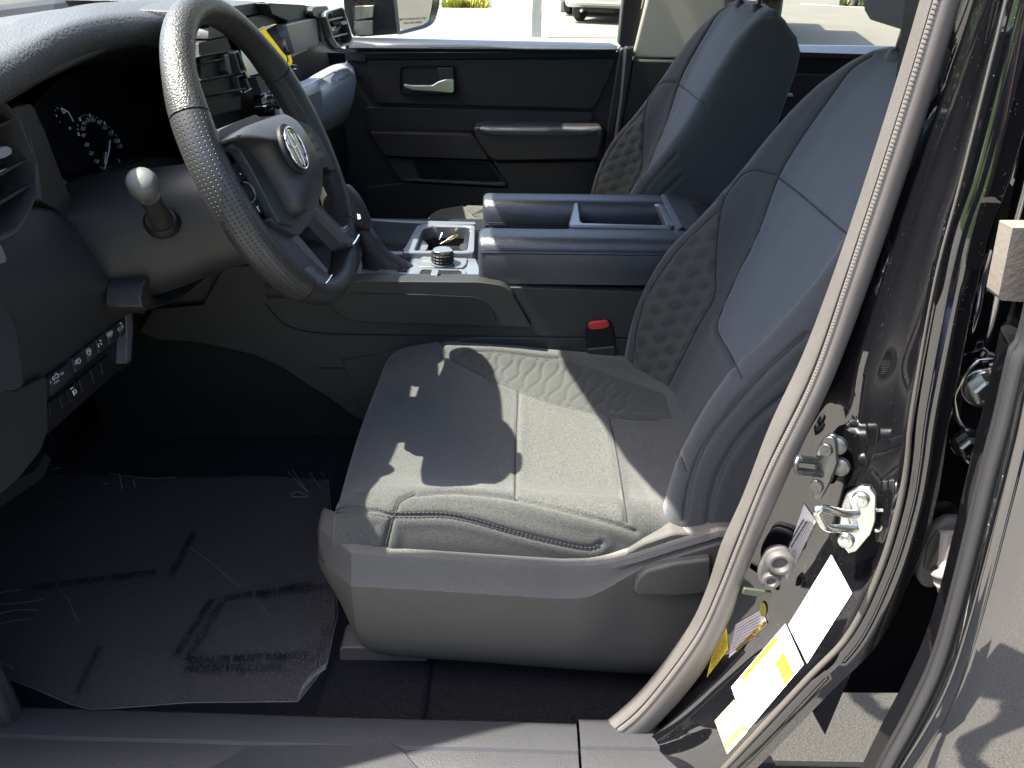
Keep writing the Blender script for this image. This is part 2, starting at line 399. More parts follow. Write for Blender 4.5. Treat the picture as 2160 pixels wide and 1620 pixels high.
kerb_m = mat('kerb concrete', (.38, .36, .31), .9, var=(10, .15))

# --- parked cars: rear three-quarter view, one builder
tyre_m = mat('tyre rubber', (.022, .022, .022), .75, bump=[('noise', 90, .4, .006)])
rim_m = mat('alloy rim', (.55, .56, .56), .3, metal=.8)
lamp_r = mat('red lamp lens', (.35, .012, .01), .15, coat=.8)
car_glass = mat('dark car glass', (.01, .012, .013), .05, spec=.8)
under = mat('underbody black', (.015, .015, .016), .8)
plate_m = mat('plate white', (.6, .6, .6), .5)
def car(name, label, loc, rz, body_m, L=4.6, W=1.84, H=1.72, group='cars parked across the forecourt'):
    t = thing(name, label, 'car', (0, 0, 0), group)
    # body length along +x (front), rear at x=0; local frame then turned
    R = np.array([[cos(rz), -sin(rz), 0], [sin(rz), cos(rz), 0], [0, 0, 1]]); O = np.array(loc, float)
    def T(p): return R @ np.array(p, float)+O
    def add(o):
        me = o.data
        for v in me.vertices: v.co = T(v.co)
        me.update(); return o
    prof = [(0, .42), (.02, .62), (.06, .98), (.12, 1.06), (.34, H-.10), (.55, H), (1.9, H+.02), (2.5, H-.08), (3.1, 1.10), (4.1, .98), (4.5, .82), (L, .55), (L-.05, .36), (3.95, .30), (.5, .32), (.1, .36)]
    rows = []
    for yy, sx in ((-W/2, .90), (-W/2-.0, .97), (-W/2+.06, 1.0), (0, 1.01), (W/2-.06, 1.0), (W/2, .97), (W/2, .90)):
        rows.append([(L/2+(px-L/2)*sx, yy*(1-.17*max(0, (pz-1.0)/.7)), .9+(pz-.9)*(.96 if abs(yy) > W/2-.03 else 1)) for px, pz in prof])
    add(loft('body', rows, body_m, t, True, True, 40))
    for s in (-1, 1):
        yy = s*(W/2-.035)
        add(slab('side_window', [(.62, yy*.97, 1.10), (2.9, yy*.97, 1.10), (2.35, yy*.885, H-.14), (.72, yy*.885, H-.12)], (0, s*.02, 0), car_glass, t, 0))
        add(slab('tail_light', [(-.012, s*(W/2-.32), .86), (-.012, s*(W/2-.08), .86), (.05, s*(W/2-.10), 1.10), (.05, s*(W/2-.30), 1.10)], (.06, 0, 0), lamp_r, t, .01))
        add(slab('mirror', [(2.75, s*(W/2+.02), 1.04), (2.75, s*(W/2+.20), 1.06), (2.75, s*(W/2+.20), 1.20), (2.75, s*(W/2+.02), 1.18)], (.10, 0, 0), body_m, t, .03))
        for xx in (.86, 3.62):
            w = add(lathe('wheel', (xx, s*(W/2-.12), .345), (0, s, 0), [(.05, -.11), (.30, -.11), (.345, -.08), (.345, .08), (.31, .11), (.235, .10), (.225, .06)], tyre_m, t, 28))
            add(lathe('rim', (xx, s*(W/2-.12), .345), (0, s, 0), [(.228, .055), (.222, .095), (.20, .07), (.07, .06), (.06, .09), (.0, .09)], rim_m, w, 20))
    add(slab('rear_window', [(.115, -W/2+.24, 1.10), (.115, W/2-.24, 1.10), (.33, W/2-.32, H-.14), (.33, -W/2+.32, H-.14)], (-.02, 0, .01), car_glass, t, 0))
    add(box('bumper', (-.09, -W/2+.06, .44), (.06, W/2-.06, .66), body_m, t, .03))
    add(box('bumper_step', (-.11, -.45, .56), (-.08, .45, .60), under, t, .006))
    add(box('number_plate', (-.112, -.16, .68), (-.02, .16, .82), plate_m, t, .004))
    add(box('floor_pan', (.25, -W/2+.22, .26), (4.1, W/2-.22, .42), under, t, .03))
    add(tube('exhaust', [(.06, .45, .30), (-.06, .45, .29)], .035, rim_m, t))
    add(box('spare_wheel_well', (.15, -.35, .24), (.75, .35, .36), under, t, .06))
    return t
silver = mat('silver car paint', (.52, .54, .52), .3, metal=.45, coat=.6)
greyc = mat('grey car paint', (.30, .31, .30), .3, metal=.4, coat=.6)
whitec = mat('white car paint', (.70, .70, .67), .3, coat=.6)
c0 = Z([(1218, 43)], 0)[0]
rz = radians(66)
def place(wheel, rz, W=1.84):   # put the car's rear left wheel on a spot of the ground
    R = np.array([[cos(rz), -sin(rz)], [sin(rz), cos(rz)]]); off = R @ np.array([.86, (W/2-.05)])
    return (wheel[0]-off[0], wheel[1]-off[1], 0)
car('parked_car', 'silver parked car seen from behind beside the square post', place(c0, rz), rz, silver)
c1 = Z([(1198, 29)], 0)[0]
car('parked_car', 'grey parked car half hidden behind the silver car', place(c1, rz), rz, greyc)
c2 = Z([(1170, 17)], 0)[0]
car('parked_car', 'white parked car farthest off in the row behind the post', place(c2, rz), rz, whitec)
tb = Z([(1795, 13)], 0)[0]
o = lathe('timber_post', tb, (0, 0, 1), [(.16, 0), (.16, .6), (.15, 2.6), (.12, 2.64)], mat('weathered timber', (.22, .18, .12), .85, bump=[('noise', 30, .5, .01)], var=(8, .25)), None, 14)
tag(o, 'weathered timber post seen through the rear side window', 'post')
vs, fs = [], []
for i in range(260):
    a = RNG.uniform(0, 2*pi); r = RNG.uniform(.1, .45); b = tb+V3(.25+r*cos(a)*1.4, r*sin(a)*.5, 0); h = RNG.uniform(.12, .35); w = RNG.uniform(.012, .03); tip = b+V3(RNG.normal(0, .07), RNG.normal(0, .07), h); q = V3(cos(a)*w, sin(a)*w, 0); k = len(vs)
    vs += [b-q, b+q, (b+tip)/2+q*1.3, tip, (b+tip)/2-q*1.3]; fs.append((k, k+1, k+2, k+3, k+4))
tag(link('weeds', mesh('weeds', vs, fs), grassm, smooth=0), 'green grass tuft beside the timber post', 'grass', kind='stuff')

# --- a yellow box lorry that the dashboard screen mirrors
yel = mat('yellow lorry paint', (.78, .56, .01), .35, coat=.5)
def lorry(loc, rz):
    t = thing('yellow_lorry', 'yellow box lorry parked beyond the passenger side', 'lorry', (0, 0, 0))
    R = np.array([[cos(rz), -sin(rz), 0], [sin(rz), cos(rz), 0], [0, 0, 1]]); O = np.array(loc, float)
    def add(o):
        for v in o.data.vertices: v.co = R @ np.array(v.co)+O
        o.data.update(); return o
    add(box('cargo_box', (-2.6, -1.2, .9), (2.6, 1.2, 3.4), yel, t, .05))
    add(box('cab', (2.65, -1.1, .65), (4.5, 1.1, 2.5), yel, t, .15))
    add(box('windscreen', (4.40, -.9, 1.6), (4.53, .9, 2.3), car_glass, t, .02))
    add(box('chassis', (-2.5, -.5, .5), (4.2, .5, .88), under, t, .02))
    for s in (-1, 1):
        add(box('side_window', (3.1, s*1.12-.02, 1.6), (4.1, s*1.12+.02, 2.25), car_glass, t, .01))
        add(box('stripe', (-2.5, s*1.21-.012, 1.9), (2.5, s*1.21+.012, 2.1), under, t, 0))
        for xx in (-1.6, 3.5):
            w = add(lathe('wheel', (xx, s*.98, .5), (0, s, 0), [(.1, -.14), (.46, -.14), (.5, -.1), (.5, .1), (.46, .14), (.3, .13), (.28, .08)], tyre_m, t, 28))
            add(lathe('rim', (xx, s*.98, .5), (0, s, 0), [(.28, .08), (.26, .12), (.1, .1), (.0, .1)], rim_m, w, 20))
    return t
lorry((3.95, 15.5, 0), radians(76))
# ================================================================== the cab shell: floor, roof, pillars, sills
cab = thing('truck_cab', 'black pickup truck cab open on the driver side', 'truck cab', (0, 0, .6))
FZ = .62
# carpeted floor: footwell, tunnel and toe board in one sheet
xs = [-1.25, -1.12, -.98, -.86, -.70, -.45, -.20, .1, .4, .8, 1.4]
ys = np.linspace(-.80, .86, 60)
rows = []
for x in np.linspace(-1.25, 1.4, 70):
    toe = max(0, (-1.0-x))*2.0
    rows.append([(x, y, FZ+min(toe, .55)+.10*math.exp(-(y/.22)**4)*(1 if x > -.95 else .6)+.006*sin(9*x+5*y)) for y in ys])
loft('floor_carpet', rows, carpet, cab, smooth=180)
# foot pads of carpet beside the seat
box('carpet_block', (-.30, -.79, FZ-.01), (-.13, -.655, FZ+.018), carpet, cab, .012)
# fire wall and side walls in front of the doors
box('firewall', (-1.30, -.78, .6), (-1.20, .86, 1.50), plastic_dk, cab, 0)
box('kick_panel', (-1.22, -.83, .6), (-.70, -.795, 1.20), plastic_warm, cab, .01)
box('kick_panel', (-1.22, .80, .6), (-.60, .84, 1.40), plastic_warm, cab, .01)
box('hinge_pillar_sun_block', (-1.25, -.94, .6), (-.96, -.735, 1.455), paint_clean, cab, .02)  # unseen box added to keep stray sun off sill and floor film
# roof: front edge bows forward in the middle
fr = [(-.28, -.71), (-.36, -.52), (-.44, -.24), (-.46, 0), (-.45, .2), (-.40, .5), (-.34, .70)]
re = [(1.55, y) for _, y in fr]
rows = [[(a+(c-a)*s, b*(1-.0*s), 1.86+.03*sin(pi*s)-.03*abs(b)**2) for (a, b), (c, d) in zip(fr, re)] for s in np.linspace(0, 1, 9)]
loft('roof', rows, paint_clean, cab, thick=.02)
rows = [[(a+.03+(c-a-.03)*s, b*.985, 1.835+.03*sin(pi*s)-.03*abs(b)**2) for (a, b), (c, d) in zip(fr, re)] for s in np.linspace(0, 1, 9)]
loft('headliner', rows, headliner, cab, thick=.006)
# A pillars, widths shaped for the shade they cast on sill and carpet
for s, yr, yb in ((-1, -.74, -.87), (1, .70, .86)):
    rows = []
    for x, z, yc, hw in ((-1.02, 1.42, .82, .13), (-.80, 1.56, .812, .095), (-.58, 1.70, .758, .058), (-.40, 1.80, .762, .058), (-.27, 1.86, .755, .050)):
        rows.append([(x+.030*sin(q)*.55, s*yc+hw*cos(q)*(1 if s < 0 else .6), z-.030*sin(q)*.84) for q in np.linspace(0, 2*pi, 17)[:-1]])
    loft('a_pillar', rows, headliner if s > 0 else plastic_warm, cab, True, True, 60)
    tube('roof_rail', [(-.30, yr, 1.845), (.3, yr, 1.86), (1.5, yr, 1.85)], .028, paint_clean, cab, 10)
# windscreen and cowl
slab('windscreen', [(-.33, -.69, 1.85), (-.48, 0, 1.86), (-.38, .69, 1.85), (-1.10, .82, 1.44), (-1.22, 0, 1.45), (-1.10, -.80, 1.44)], (-.004, 0, .006), glass, cab, 0)
box('cowl', (-1.5, -.85, 1.30), (-1.20, .9, 1.44), plastic_dk, cab, .02)
box('bonnet', (-2.6, -.92, 1.10), (-1.42, .98, 1.41), paint_clean, cab, .06)
for s, yy in ((-1, -.95), (1, 1.0)):
    box('front_wing', (-2.55, min(yy, yy-s*.14), .62), (-1.22, max(yy, yy-s*.14), 1.33), paint_clean, cab, .05)
# back of the cab
box('rear_bulkhead', (1.42, -.82, .6), (1.50, .86, 1.42), plastic_dk, cab, 0)
slab('rear_window', [(1.46, -.70, 1.42), (1.46, .74, 1.42), (1.50, .62, 1.84), (1.50, -.66, 1.84)], (.005, 0, 0), glass, cab, 0)
for yy in (-.74, .72): tube('c_pillar', [(1.46, yy*1.06, 1.42), (1.5, yy*.93, 1.85)], .05, headliner, cab)
# rear bench seat
t = thing('rear_bench', 'dark rear bench seat in the shade behind the front seats', 'bench seat', (1.1, 0, FZ))
box('bench_cushion', (.80, -.68, FZ+.10), (1.28, .72, 1.0), fab_dark, t, .05, seg=4)
slab('bench_backrest', [(1.18, -.68, .95), (1.18, .72, .95), (1.32, .70, 1.5), (1.32, -.66, 1.5)], (.10, 0, -.02), fab_dark, t, .04, 4)

# passenger side B pillar: pale cloth above, grey plastic below
bp = [(1372, -60), (1364, 0), (1336, 120)]
o = slab('pillar_trim', Y([(1376, -150), (1364, 0), (1335, 121), (1520, 126), (1540, -150)], .80), (0, .06, 0), beige, cab, .006, label='pale beige upper pillar trim')
lo = [(1335, 124), (1318, 210), (1302, 320), (1296, 360), (1288, 440), (1284, 620), (1560, 640), (1530, 128)]
slab('pillar_trim', Y(lo, .795), (0, .07, 0), plastic_warm, cab, .008, label='grey plastic lower pillar trim')
slab('door_seal', Y([(1338, 100), (1322, 210), (1302, 330), (1290, 420), (1280, 420), (1291, 330), (1308, 210), (1318, 98)], .785), (0, .03, 0), rubber, cab, .006)

# sill: moulded scuff plate on the driver side
rail_v = [(-900, 1490), (0, 1497), (190, 1505), (400, 1510), (700, 1520), (1000, 1527), (1192, 1533)]
P = Y(rail_v, -.80)
xs = np.array([q[0] for q in P]); zs = np.array([q[2] for q in P])
xx = np.linspace(-1.1, .092, 80)
prof = [(-.775, -.045), (-.785, -.012), (-.796, .001), (-.81, .004), (-.838, .002), (-.842, -.0015), (-.905, -.004), (-.925, -.012), (-.94, -.04), (-.945, -.12)]
rows = [[(x, yy, np.interp(x, xs, zs)+dz) for yy, dz in prof] for x in xx]
sill = loft('scuff_plate', rows, sill_m, cab, smooth=25)
# the raised tread area with a chamfered rear corner
tr = Z([(415, 1552), (820, 1562), (858, 1584), (880, 1622), (420, 1622)], .672)
slab('tread', Z([(415, 1551), (818, 1562), (845, 1578), (900, 1640), (430, 1640)], .6715), (0, 0, -.004), sill_m, cab, .0012)
bars('scuff_seam', [(Y([(55, 1497)], -.80)[0]+[0, 0, .002], Z([(18, 1590)], .672)[0])], .0012, black_print, cab)
rows = [[(x, yy, .674+dz) for yy, dz in prof] for x in np.linspace(.095, .36, 20)]
loft('scuff_end', rows, sill_m, cab, smooth=25)
box('rocker', (-1.2, -.97, .42), (.9, -.80, .60), paint, cab, .03)
# ================================================================== passenger front door
dm = plastic; cloth_door = mat('dark woven door insert', (.040, .038, .040), .85, spec=.2, bump=[('diag', 300, .3, .001), ('noise', 500, .4, .001)], var=(400, .2))
D = thing('passenger_side_front_door', 'closed passenger door with dark inner panel and long armrest', 'door', (0, .85, .7))
YD = .80
def dy(pts): return Y(pts, YD)
# inner skin (lower part hidden below)
slab('door_skin', Y([(735, 120), (1306, 118), (1290, 250), (1268, 400), (1255, 560), (700, 560), (690, 200)], YD+.035), (0, .02, 0), plastic, D, .004)
# belt line: rolled top pad with stitched edge
rows = []
for u in np.linspace(738, 1302, 42):
    k = 0.0 if u < 1285 else ((u-1285)/17)**2*6
    vt = 79+(u-762)*.0215+k; vb = 105+(u-762)*.002-k*.4
    a, b = Y([(u, vt)], YD+.045)[0], Y([(u, vb)], YD)[0]
    hgt = a[2]-b[2]
    rows.append([a+[0, .03, -.02], a+[0, .012, -.002], a, a+[0, -.012, -.001], b+[0, 0, hgt*.55], b+[0, -.006, hgt*.2], b+[0, .004, -.004], b+[0, .02, -.008]])
loft('belt_trim', rows, vinyl, D, smooth=70)
bars('stitching', [(Y([(u, 98+(u-905)*.013)], YD-.004)[0], Y([(u+2.6, 98.4+(u-905)*.013)], YD-.004)[0]) for u in np.arange(905, 1296, 4.4)], .0011, grey_print, D, kind='stuff')
slab('belt_end', Y([(728, 92), (772, 96), (772, 132), (728, 128)], YD+.02), (0, .03, 0), plastic, D, .003)
# upper insert, slightly proud
up = rc([(772, 128), (1301, 124), (1283, 170), (1256, 226), (1240, 231), (790, 219)], 12)
slab('door_insert', Y(up, YD+.018), (0, .02, 0), cloth_door, D, .008, 3)
slab('gap_strip', Y([(765, 112), (1304, 110), (1302, 121), (765, 126)], YD+.022), (0, .01, 0), plastic_dk, D, .001)
# middle panel
slab('middle_panel', Y(rc([(770, 225), (1253, 236), (1245, 268), (1278, 272), (1262, 300), (1015, 300), (1000, 278), (775, 275)], 8), YD+.024), (0, .02, 0), plastic, D, .006, 3)
# arm pull ledge in front of the armrest
led = rc([(778, 279), (996, 284), (1012, 305), (1032, 337), (812, 330)], 7)
slab('arm_ledge', Y(led, YD-.01), (0, .04, 0), plastic_warm, D, .007, 3)
# armrest: deep block with a soft top
arm = rc([(998, 268), (1268, 268), (1274, 280), (1263, 336), (1046, 339), (1030, 332), (1004, 296)], 9)
slab('armrest', Y(arm, YD-.055), (0, .10, 0), plastic_warm, D, .012, 4)
at = [(997, 270), (1004, 264), (1262, 265), (1273, 270), (1270, 278), (1060, 280), (1010, 277)]
a0, a1 = Y([(1004, 272), (1268, 272)], YD-.055)
z_top = a0[2]
rows = [[(x, yy, z_top+dz) for yy, dz in ((YD-.058, -.014), (YD-.064, -.006), (YD-.060, .004), (YD-.045, .008), (YD+.02, .008), (YD+.04, .0))] for x in np.linspace(a0[0], a1[0], 24)]
for i, s in ((0, .6), (1, .85), (-1, .6), (-2, .85)):
    r0 = rows[i]; c = np.mean(np.array(r0), 0); rows[i] = [tuple(c+(np.array(q)-c)*s) for q in r0]
loft('armrest_pad', rows, vinyl, D, smooth=70)
# map pocket
po = [(812, 333), (1034, 341), (1074, 393), (846, 381)]
pi_ = [(868, 339), (1026, 344), (1058, 384), (884, 377)]
ring('map_pocket_rim', Y(rc(po, 8), YD+.005), Y(rc(pi_, 6), YD+.012), (0, .035, 0), plastic, D, .003)
slab('map_pocket_back', Y([(850, 333), (1040, 340), (1066, 392), (870, 384)], YD+.033), (0, .004, 0), plastic_dk, D, 0)
slab('lower_panel', Y(rc([(770, 395), (850, 386), (1074, 398), (1040, 343), (1260, 340), (1246, 560), (760, 560)], 8), YD+.018), (0, .02, 0), plastic, D, .006)
slab('rear_edge', Y([(1306, 106), (1312, 100), (1322, 100), (1308, 210), (1289, 330), (1272, 470), (1255, 470), (1270, 330), (1285, 240), (1298, 160)], YD+.01), (0, .05, 0), plastic, D, .006)
# inner handle: dark cup, bright lever
hc = rc([(846, 141), (958, 140), (960, 197), (846, 196)], 7)
ring('handle_bezel', Y(rc([(843, 139), (961, 138), (963, 200), (843, 199)], 8), YD+.012), Y(hc, YD+.013), (0, .02, 0), plastic_dk, D, .0015)
slab('handle_cup', Y(hc, YD+.030), (0, .004, 0), plastic_dk, D, 0)
slab('handle_block', Y(rc([(922, 143), (957, 143), (957, 167), (926, 168)], 3), YD+.004), (0, .025, 0), plastic, D, .003)
sat_h = mat('satin chrome handle', (.62, .61, .58), .28, metal=.9)
lever = [(851, 177), (870, 180), (912, 180), (924, 172), (940, 167), (958, 167), (958, 193), (953, 197), (930, 195), (868, 191), (852, 185)]
slab('handle_lever', Y(rc(lever, 4), YD-.006), (0, .014, 0), sat_h, D, .0035, 3)
# window frame and pane
slab('window_frame', Y([(1366, -60), (1320, -60), (1305, 92), (1312, 100), (1338, 98)], YD+.02), (0, .05, 0), rubber, D, .004)
fr_top = V3(-.36, .66, 1.84)
slab('window_pane', [(-.72, .862, 1.38), (.28, .862, 1.38), (.33, .745, 1.84), (-.34, .745, 1.84)], (0, .004, 0), glass, D, 0)
slab('outer_panel', [(-.75, .97, .62), (.28, .97, .62), (.29, .93, 1.37), (-.75, .93, 1.37)], (0, .015, 0), paint_clean, D, .01)

# ================================================================== passenger door mirror
Mi = thing('door_mirror', 'passenger door mirror with printed warning glass outside the window', 'mirror', (-.35, 1.02, 1.42))
mn = V3(.80, -.60, -.02); mn /= np.linalg.norm(mn)
mc = Y([(868, 30)], 1.08)[0]
gl_o = rc([(828, -62), (905, -66), (914, -10), (912, 10), (905, 45), (893, 53), (841, 67), (833, 60), (820, 0)], 9)
ho_o = rc([(815, -75), (915, -80), (930, -20), (929, 8), (918, 48), (900, 60), (840, 75), (829, 66), (812, 0)], 10)
mir_m = mat('mirror glass', (.60, .60, .585), .015, metal=1.)
slab('mirror_glass', PP(gl_o, mc, mn), -mn*.004, mir_m, Mi, .001)
ring('mirror_rim', PP(ho_o, mc+mn*.006, mn), PP(gl_o, mc+mn*.001, mn), -mn*.02, gloss, Mi, .003)
H = PP(ho_o, mc, mn); c = sum(H)/len(H)
slab('mirror_housing', [q-mn*.006 for q in H], -mn*.10, gloss, Mi, .02, 3, taper=.8)
tp = PP([(842, 43.5), (899, 40.5), (852, 51.5), (890, 49)], mc+mn*.0015, mn); upv = PP([(842, 43.5), (842, 39)], mc+mn*.0015, mn); upv = upv[1]-upv[0]
text('mirror_text', 'OBJECTS IN MIRROR ARE CLOSER', tp[0], tp[1], upv, black_print, Mi)
text('mirror_text', 'THAN THEY APPEAR', tp[2], tp[3], upv, black_print, Mi)
# mount foot seen through the quarter of the pane
mt = mat('ground lit mirror arm plastic', (.42, .37, .28), .5, bump=[('grain', 300, .3, .001)], var=(8, .1))  # grey plastic, warm light off the ground put into its tan
slab('mirror_foot', Y(rc([(722, -40), (800, -40), (830, 0), (838, 72), (760, 78), (742, 74), (726, 20)], 4), .935), (0, .07, 0), plastic_dk, Mi, .006)
slab('mirror_arm', Y(rc([(745, 14), (787, 12), (785, 37), (743, 42)], 2), .915), (0, .05, 0), mt, Mi, .004)
slab('mirror_arm', Y(rc([(743, 46), (785, 43), (784, 73), (752, 75), (746, 68)], 2), .915), (0, .05, 0), mt, Mi, .004)
slab('corner_cover', Y(rc([(722, -30), (740, -30), (748, 8), (741, 12), (743, 60), (750, 76), (746, 78), (736, 52), (726, 20)], 2), .905), (0, .02, 0), plastic_warm, Mi, .003)

# ================================================================== passenger side rear door, in shade
R2 = thing('rear_door', 'dark rear passenger side door behind the front seats', 'door', (.95, .85, .7))
slab('door_skin', Y([(1395, 98), (1700, 103), (2200, 112), (2300, 620), (1380, 640)], .815), (0, .04, 0), plastic_dk, R2, .01)
rows = []
for u in np.linspace(1500, 2150, 30):
    a, b = Y([(u, 92+(u-1500)*.012)], .845)[0], Y([(u, 114+(u-1500)*.03)], .80)[0]
    rows.append([a+[0, .02, -.02], a, a+[0, -.012, -.001], b+[0, -.004, .012], b, b+[0, .02, -.006]])
loft('belt_trim', rows, vinyl, R2, smooth=70)
slab('door_insert', Y(rc([(1500, 150), (1900, 160), (1890, 260), (1500, 250)], 10), .80), (0, .02, 0), cloth_door, R2, .006)
slab('armrest', Y(rc([(1500, 300), (1850, 310), (1850, 370), (1500, 360)], 10), .74), (0, .08, 0), plastic_warm, R2, .012)
slab('handle_lever', Y(rc([(1640, 196), (1672, 198), (1674, 204), (1640, 202)], 2), .79), (0, .01, 0), sat_h, R2, .002)
slab('window_pane', [(.36, .862, 1.39), (1.3, .862, 1.40), (1.3, .745, 1.84), (.38, .745, 1.84)], (0, .004, 0), glass, R2, 0)
slab('outer_panel', [(.30, .97, .62), (1.4, .97, .62), (1.4, .93, 1.37), (.30, .93, 1.37)], (0, .015, 0), paint_clean, R2, .01)

# ================================================================== driver front door, swung wide open ahead of the opening
OD = thing('driver_side_front_door', 'driver door swung wide open towards the front of the truck', 'door', (-.98, -.95, .62))
_a = radians(-77); _c, _s = cos(_a), sin(_a)
def od(l, w, z): return V3(-.98+l*_c-w*_s, -.95+l*_s+w*_c, z)      # l along the door, w towards its inside
slab('outer_panel', [od(0, -.06, .62), od(1.02, -.06, .62), od(1.10, -.05, 1.0), od(1.10, -.02, 1.36), od(0, -.02, 1.36)], od(0, .02, 0)-od(0, 0, 0), paint_clean, OD, .012)
slab('inner_panel', [od(.02, -.03, .64), od(1.0, -.03, .64), od(1.07, -.03, 1.0), od(1.07, -.03, 1.37), od(.02, -.03, 1.37)], od(0, .08, 0)-od(0, 0, 0), plastic, OD, .012)
slab('door_insert', [od(.15, .05, 1.15), od(.95, .05, 1.15), od(1.0, .05, 1.30), od(.12, .05, 1.30)], od(0, .015, 0)-od(0, 0, 0), cloth_door, OD, .006)
slab('armrest', [od(.35, .05, 1.02), od(.92, .05, 1.02), od(.95, .05, 1.10), od(.30, .05, 1.10)], od(0, .07, 0)-od(0, 0, 0), plastic_warm, OD, .012)
slab('map_pocket', [od(.2, .05, .72), od(.8, .05, .72), od(.85, .05, .90), od(.18, .05, .90)], od(0, .05, 0)-od(0, 0, 0), plastic, OD, .012)
slab('handle_lever', [od(.30, .065, 1.20), od(.42, .065, 1.20), od(.42, .065, 1.225), od(.30, .065, 1.215)], od(0, .01, 0)-od(0, 0, 0), sat_h, OD, .003)
tube('window_frame', [od(.04, .0, 1.37), od(.42, .05, 1.60), od(.72, .09, 1.78), od(1.02, .10, 1.82), od(1.10, .09, 1.76), od(1.09, .02, 1.37)], .028, rubber, OD, 8)
slab('window_pane', [od(.06, .0, 1.37), od(1.07, .0, 1.37), od(1.07, .08, 1.78), od(.72, .08, 1.76), od(.42, .05, 1.58)], od(0, .004, 0)-od(0, 0, 0), glass, OD, 0)
slab('belt_trim', [od(.02, -.03, 1.37), od(1.07, -.03, 1.37), od(1.07, .055, 1.37), od(.02, .055, 1.37)], (0, 0, .018), vinyl, OD, .008)
slab('mirror_housing', [od(.22, -.12, 1.40), od(.40, -.12, 1.40), od(.40, -.34, 1.40), od(.22, -.34, 1.40)], (0, 0, .24), gloss, OD, .03, 3)
# ================================================================== dashboard
DB = thing('dashboard', 'dark moulded dashboard with gauges, vents and centre screen', 'dashboard', (-.75, 0, .9))
# hood over the gauges and the top skin: lip -> roll -> crest -> windscreen
lip = [(-160, 300), (0, 205), (60, 168), (130, 123), (200, 95), (270, 81), (345, 76), (420, 80), (470, 92)]
XL = -.542
L3 = np.array(spline(X(lip, XL), 8))
rows = []
crest = [(-160, 95), (0, 55), (60, 36), (140, 23), (205, 14), (270, 12), (330, 10), (400, 12), (470, 16)]
C3 = np.array(spline(X(crest, -.68), 8))
n = len(L3); C3 = resample(C3, n); L3 = resample(L3, n)
for i in range(n):
    a, c = L3[i], C3[i]
    back = c+V3(-.25, .04, -.05)
    mid1, mid2 = a*.72+c*.28, a*.35+c*.65
    rows.append([a+V3(-.05, 0, -.02), a+V3(-.012, 0, -.012), a+V3(0, 0, -.004), a+V3(.002, 0, .010), a+V3(-.004, 0, .026), mid1+V3(0, 0, .022), mid2+V3(0, 0, .020), c, c+V3(-.06, .01, -.004), back, back+V3(-.2, .05, -.03)])
loft('dash_hood', rows, dash_top, DB, smooth=80)
# smooth face under the lip (visor face) down to the gauge recess
v1 = [(-160, 318), (0, 207), (60, 171), (130, 126), (200, 98), (270, 84), (345, 79), (345, 112), (250, 112), (170, 142), (90, 185), (8, 212), (-160, 330)]
slab('visor_face', X([(-120, 330), (0, 209), (60, 172), (130, 127), (200, 99), (270, 85), (370, 80), (440, 88), (440, 130), (345, 106), (300, 93), (230, 103), (150, 138), (90, 168), (10, 214), (-60, 260)], -.549), (-.03, 0, 0), plastic, DB, .003)
# recess: inner tunnel of the hood (roof of the binnacle)
tun_o = X([(10, 214), (90, 168), (150, 138), (230, 103), (300, 93), (345, 106), (440, 130)], -.557)
tun_i = [q+V3(-.12, .02, -.04) for q in tun_o]
loft('binnacle_roof', [tun_o, tun_i], plastic_dk, DB, thick=.003)
# binnacle black glass with gauges
GX = -.645
lens_m = mat('smoked gauge lens', (.006, .006, .007), .16, spec=.35)
lens = rc([(70, 222), (120, 170), (260, 105), (470, 95), (480, 300), (352, 322), (300, 330), (270, 344), (242, 362), (232, 385), (205, 402), (182, 432), (160, 430), (140, 404), (118, 352)], 8)
slab('gauge_lens', X(lens, GX), (-.02, 0, 0), lens_m, DB, .001)
gz = mat('gauge marks', (.55, .56, .58), .5)
def gp(u, v): return X([(u, v)], GX+.0015)[0]
# speedometer numbers and ticks
nums = [('10', 203, 341), ('20', 191, 324), ('30', 182, 306), ('40', 175, 286), ('50', 174, 272), ('60', 177, 260), ('70', 184, 254), ('80', 195, 254), ('90', 208, 259), ('100', 220, 270), ('110', 233, 282), ('120', 245, 298), ('130', 252, 309)]
for s, u, v in nums:
    p0, p1, p2 = gp(u-4.4, v+1.8), gp(u+4.4, v+4.0), gp(u-1.6, v-6.0)
    text('gauge_number', s, p0, p1, p2-p0, gz, DB)
ticks = [(166, 283, 4), (164, 273, 2), (164, 264, 2), (169, 252, 4), (171, 246, 1.6), (177, 243, 1.6), (183, 242, 1.4), (190, 244, 4), (197, 245, 1.4), (205, 248, 2), (213, 254, 1.6), (221, 260, 4), (230, 268, 1.4), (237, 276, 2), (245, 286, 1.6), (251, 297, 4), (214, 354, 2.4), (121, 228, 1.6), (117, 233, 1.6), (119, 244, 2.4), (126, 257, 1.6)]
vs, fs = [], []
for u, v, s in ticks:
    k = len(vs); vs += [gp(u-s*.8, v-s*.9), gp(u+s*.2, v-s*.9), gp(u+s*.8, v+s*.9), gp(u-s*.2, v+s*.9)]; fs.append((k, k+1, k+2, k+3))
link('gauge_ticks', mesh('gauge_ticks', vs, fs), gz, DB, kind='stuff', smooth=0)
bars('gauge_needle', [(gp(221, 358), gp(230, 318)), (gp(230, 318), gp(232.5, 296)), (gp(221, 345), gp(223.5, 321))], .0011, gz, DB)
bars('gauge_needle', [(gp(129, 228), gp(144, 236)), (gp(144, 236), gp(155, 256)), (gp(134, 239), gp(129, 228)), (gp(134, 239), gp(139, 235))], .0009, gz, DB)
bars('gauge_needle', [(gp(249, 335), gp(260, 352))], .0009, gz, DB)
text('gauge_letter', 'H', gp(260, 348), gp(265, 351), gp(260.5, 343)-gp(260, 348), gz, DB)
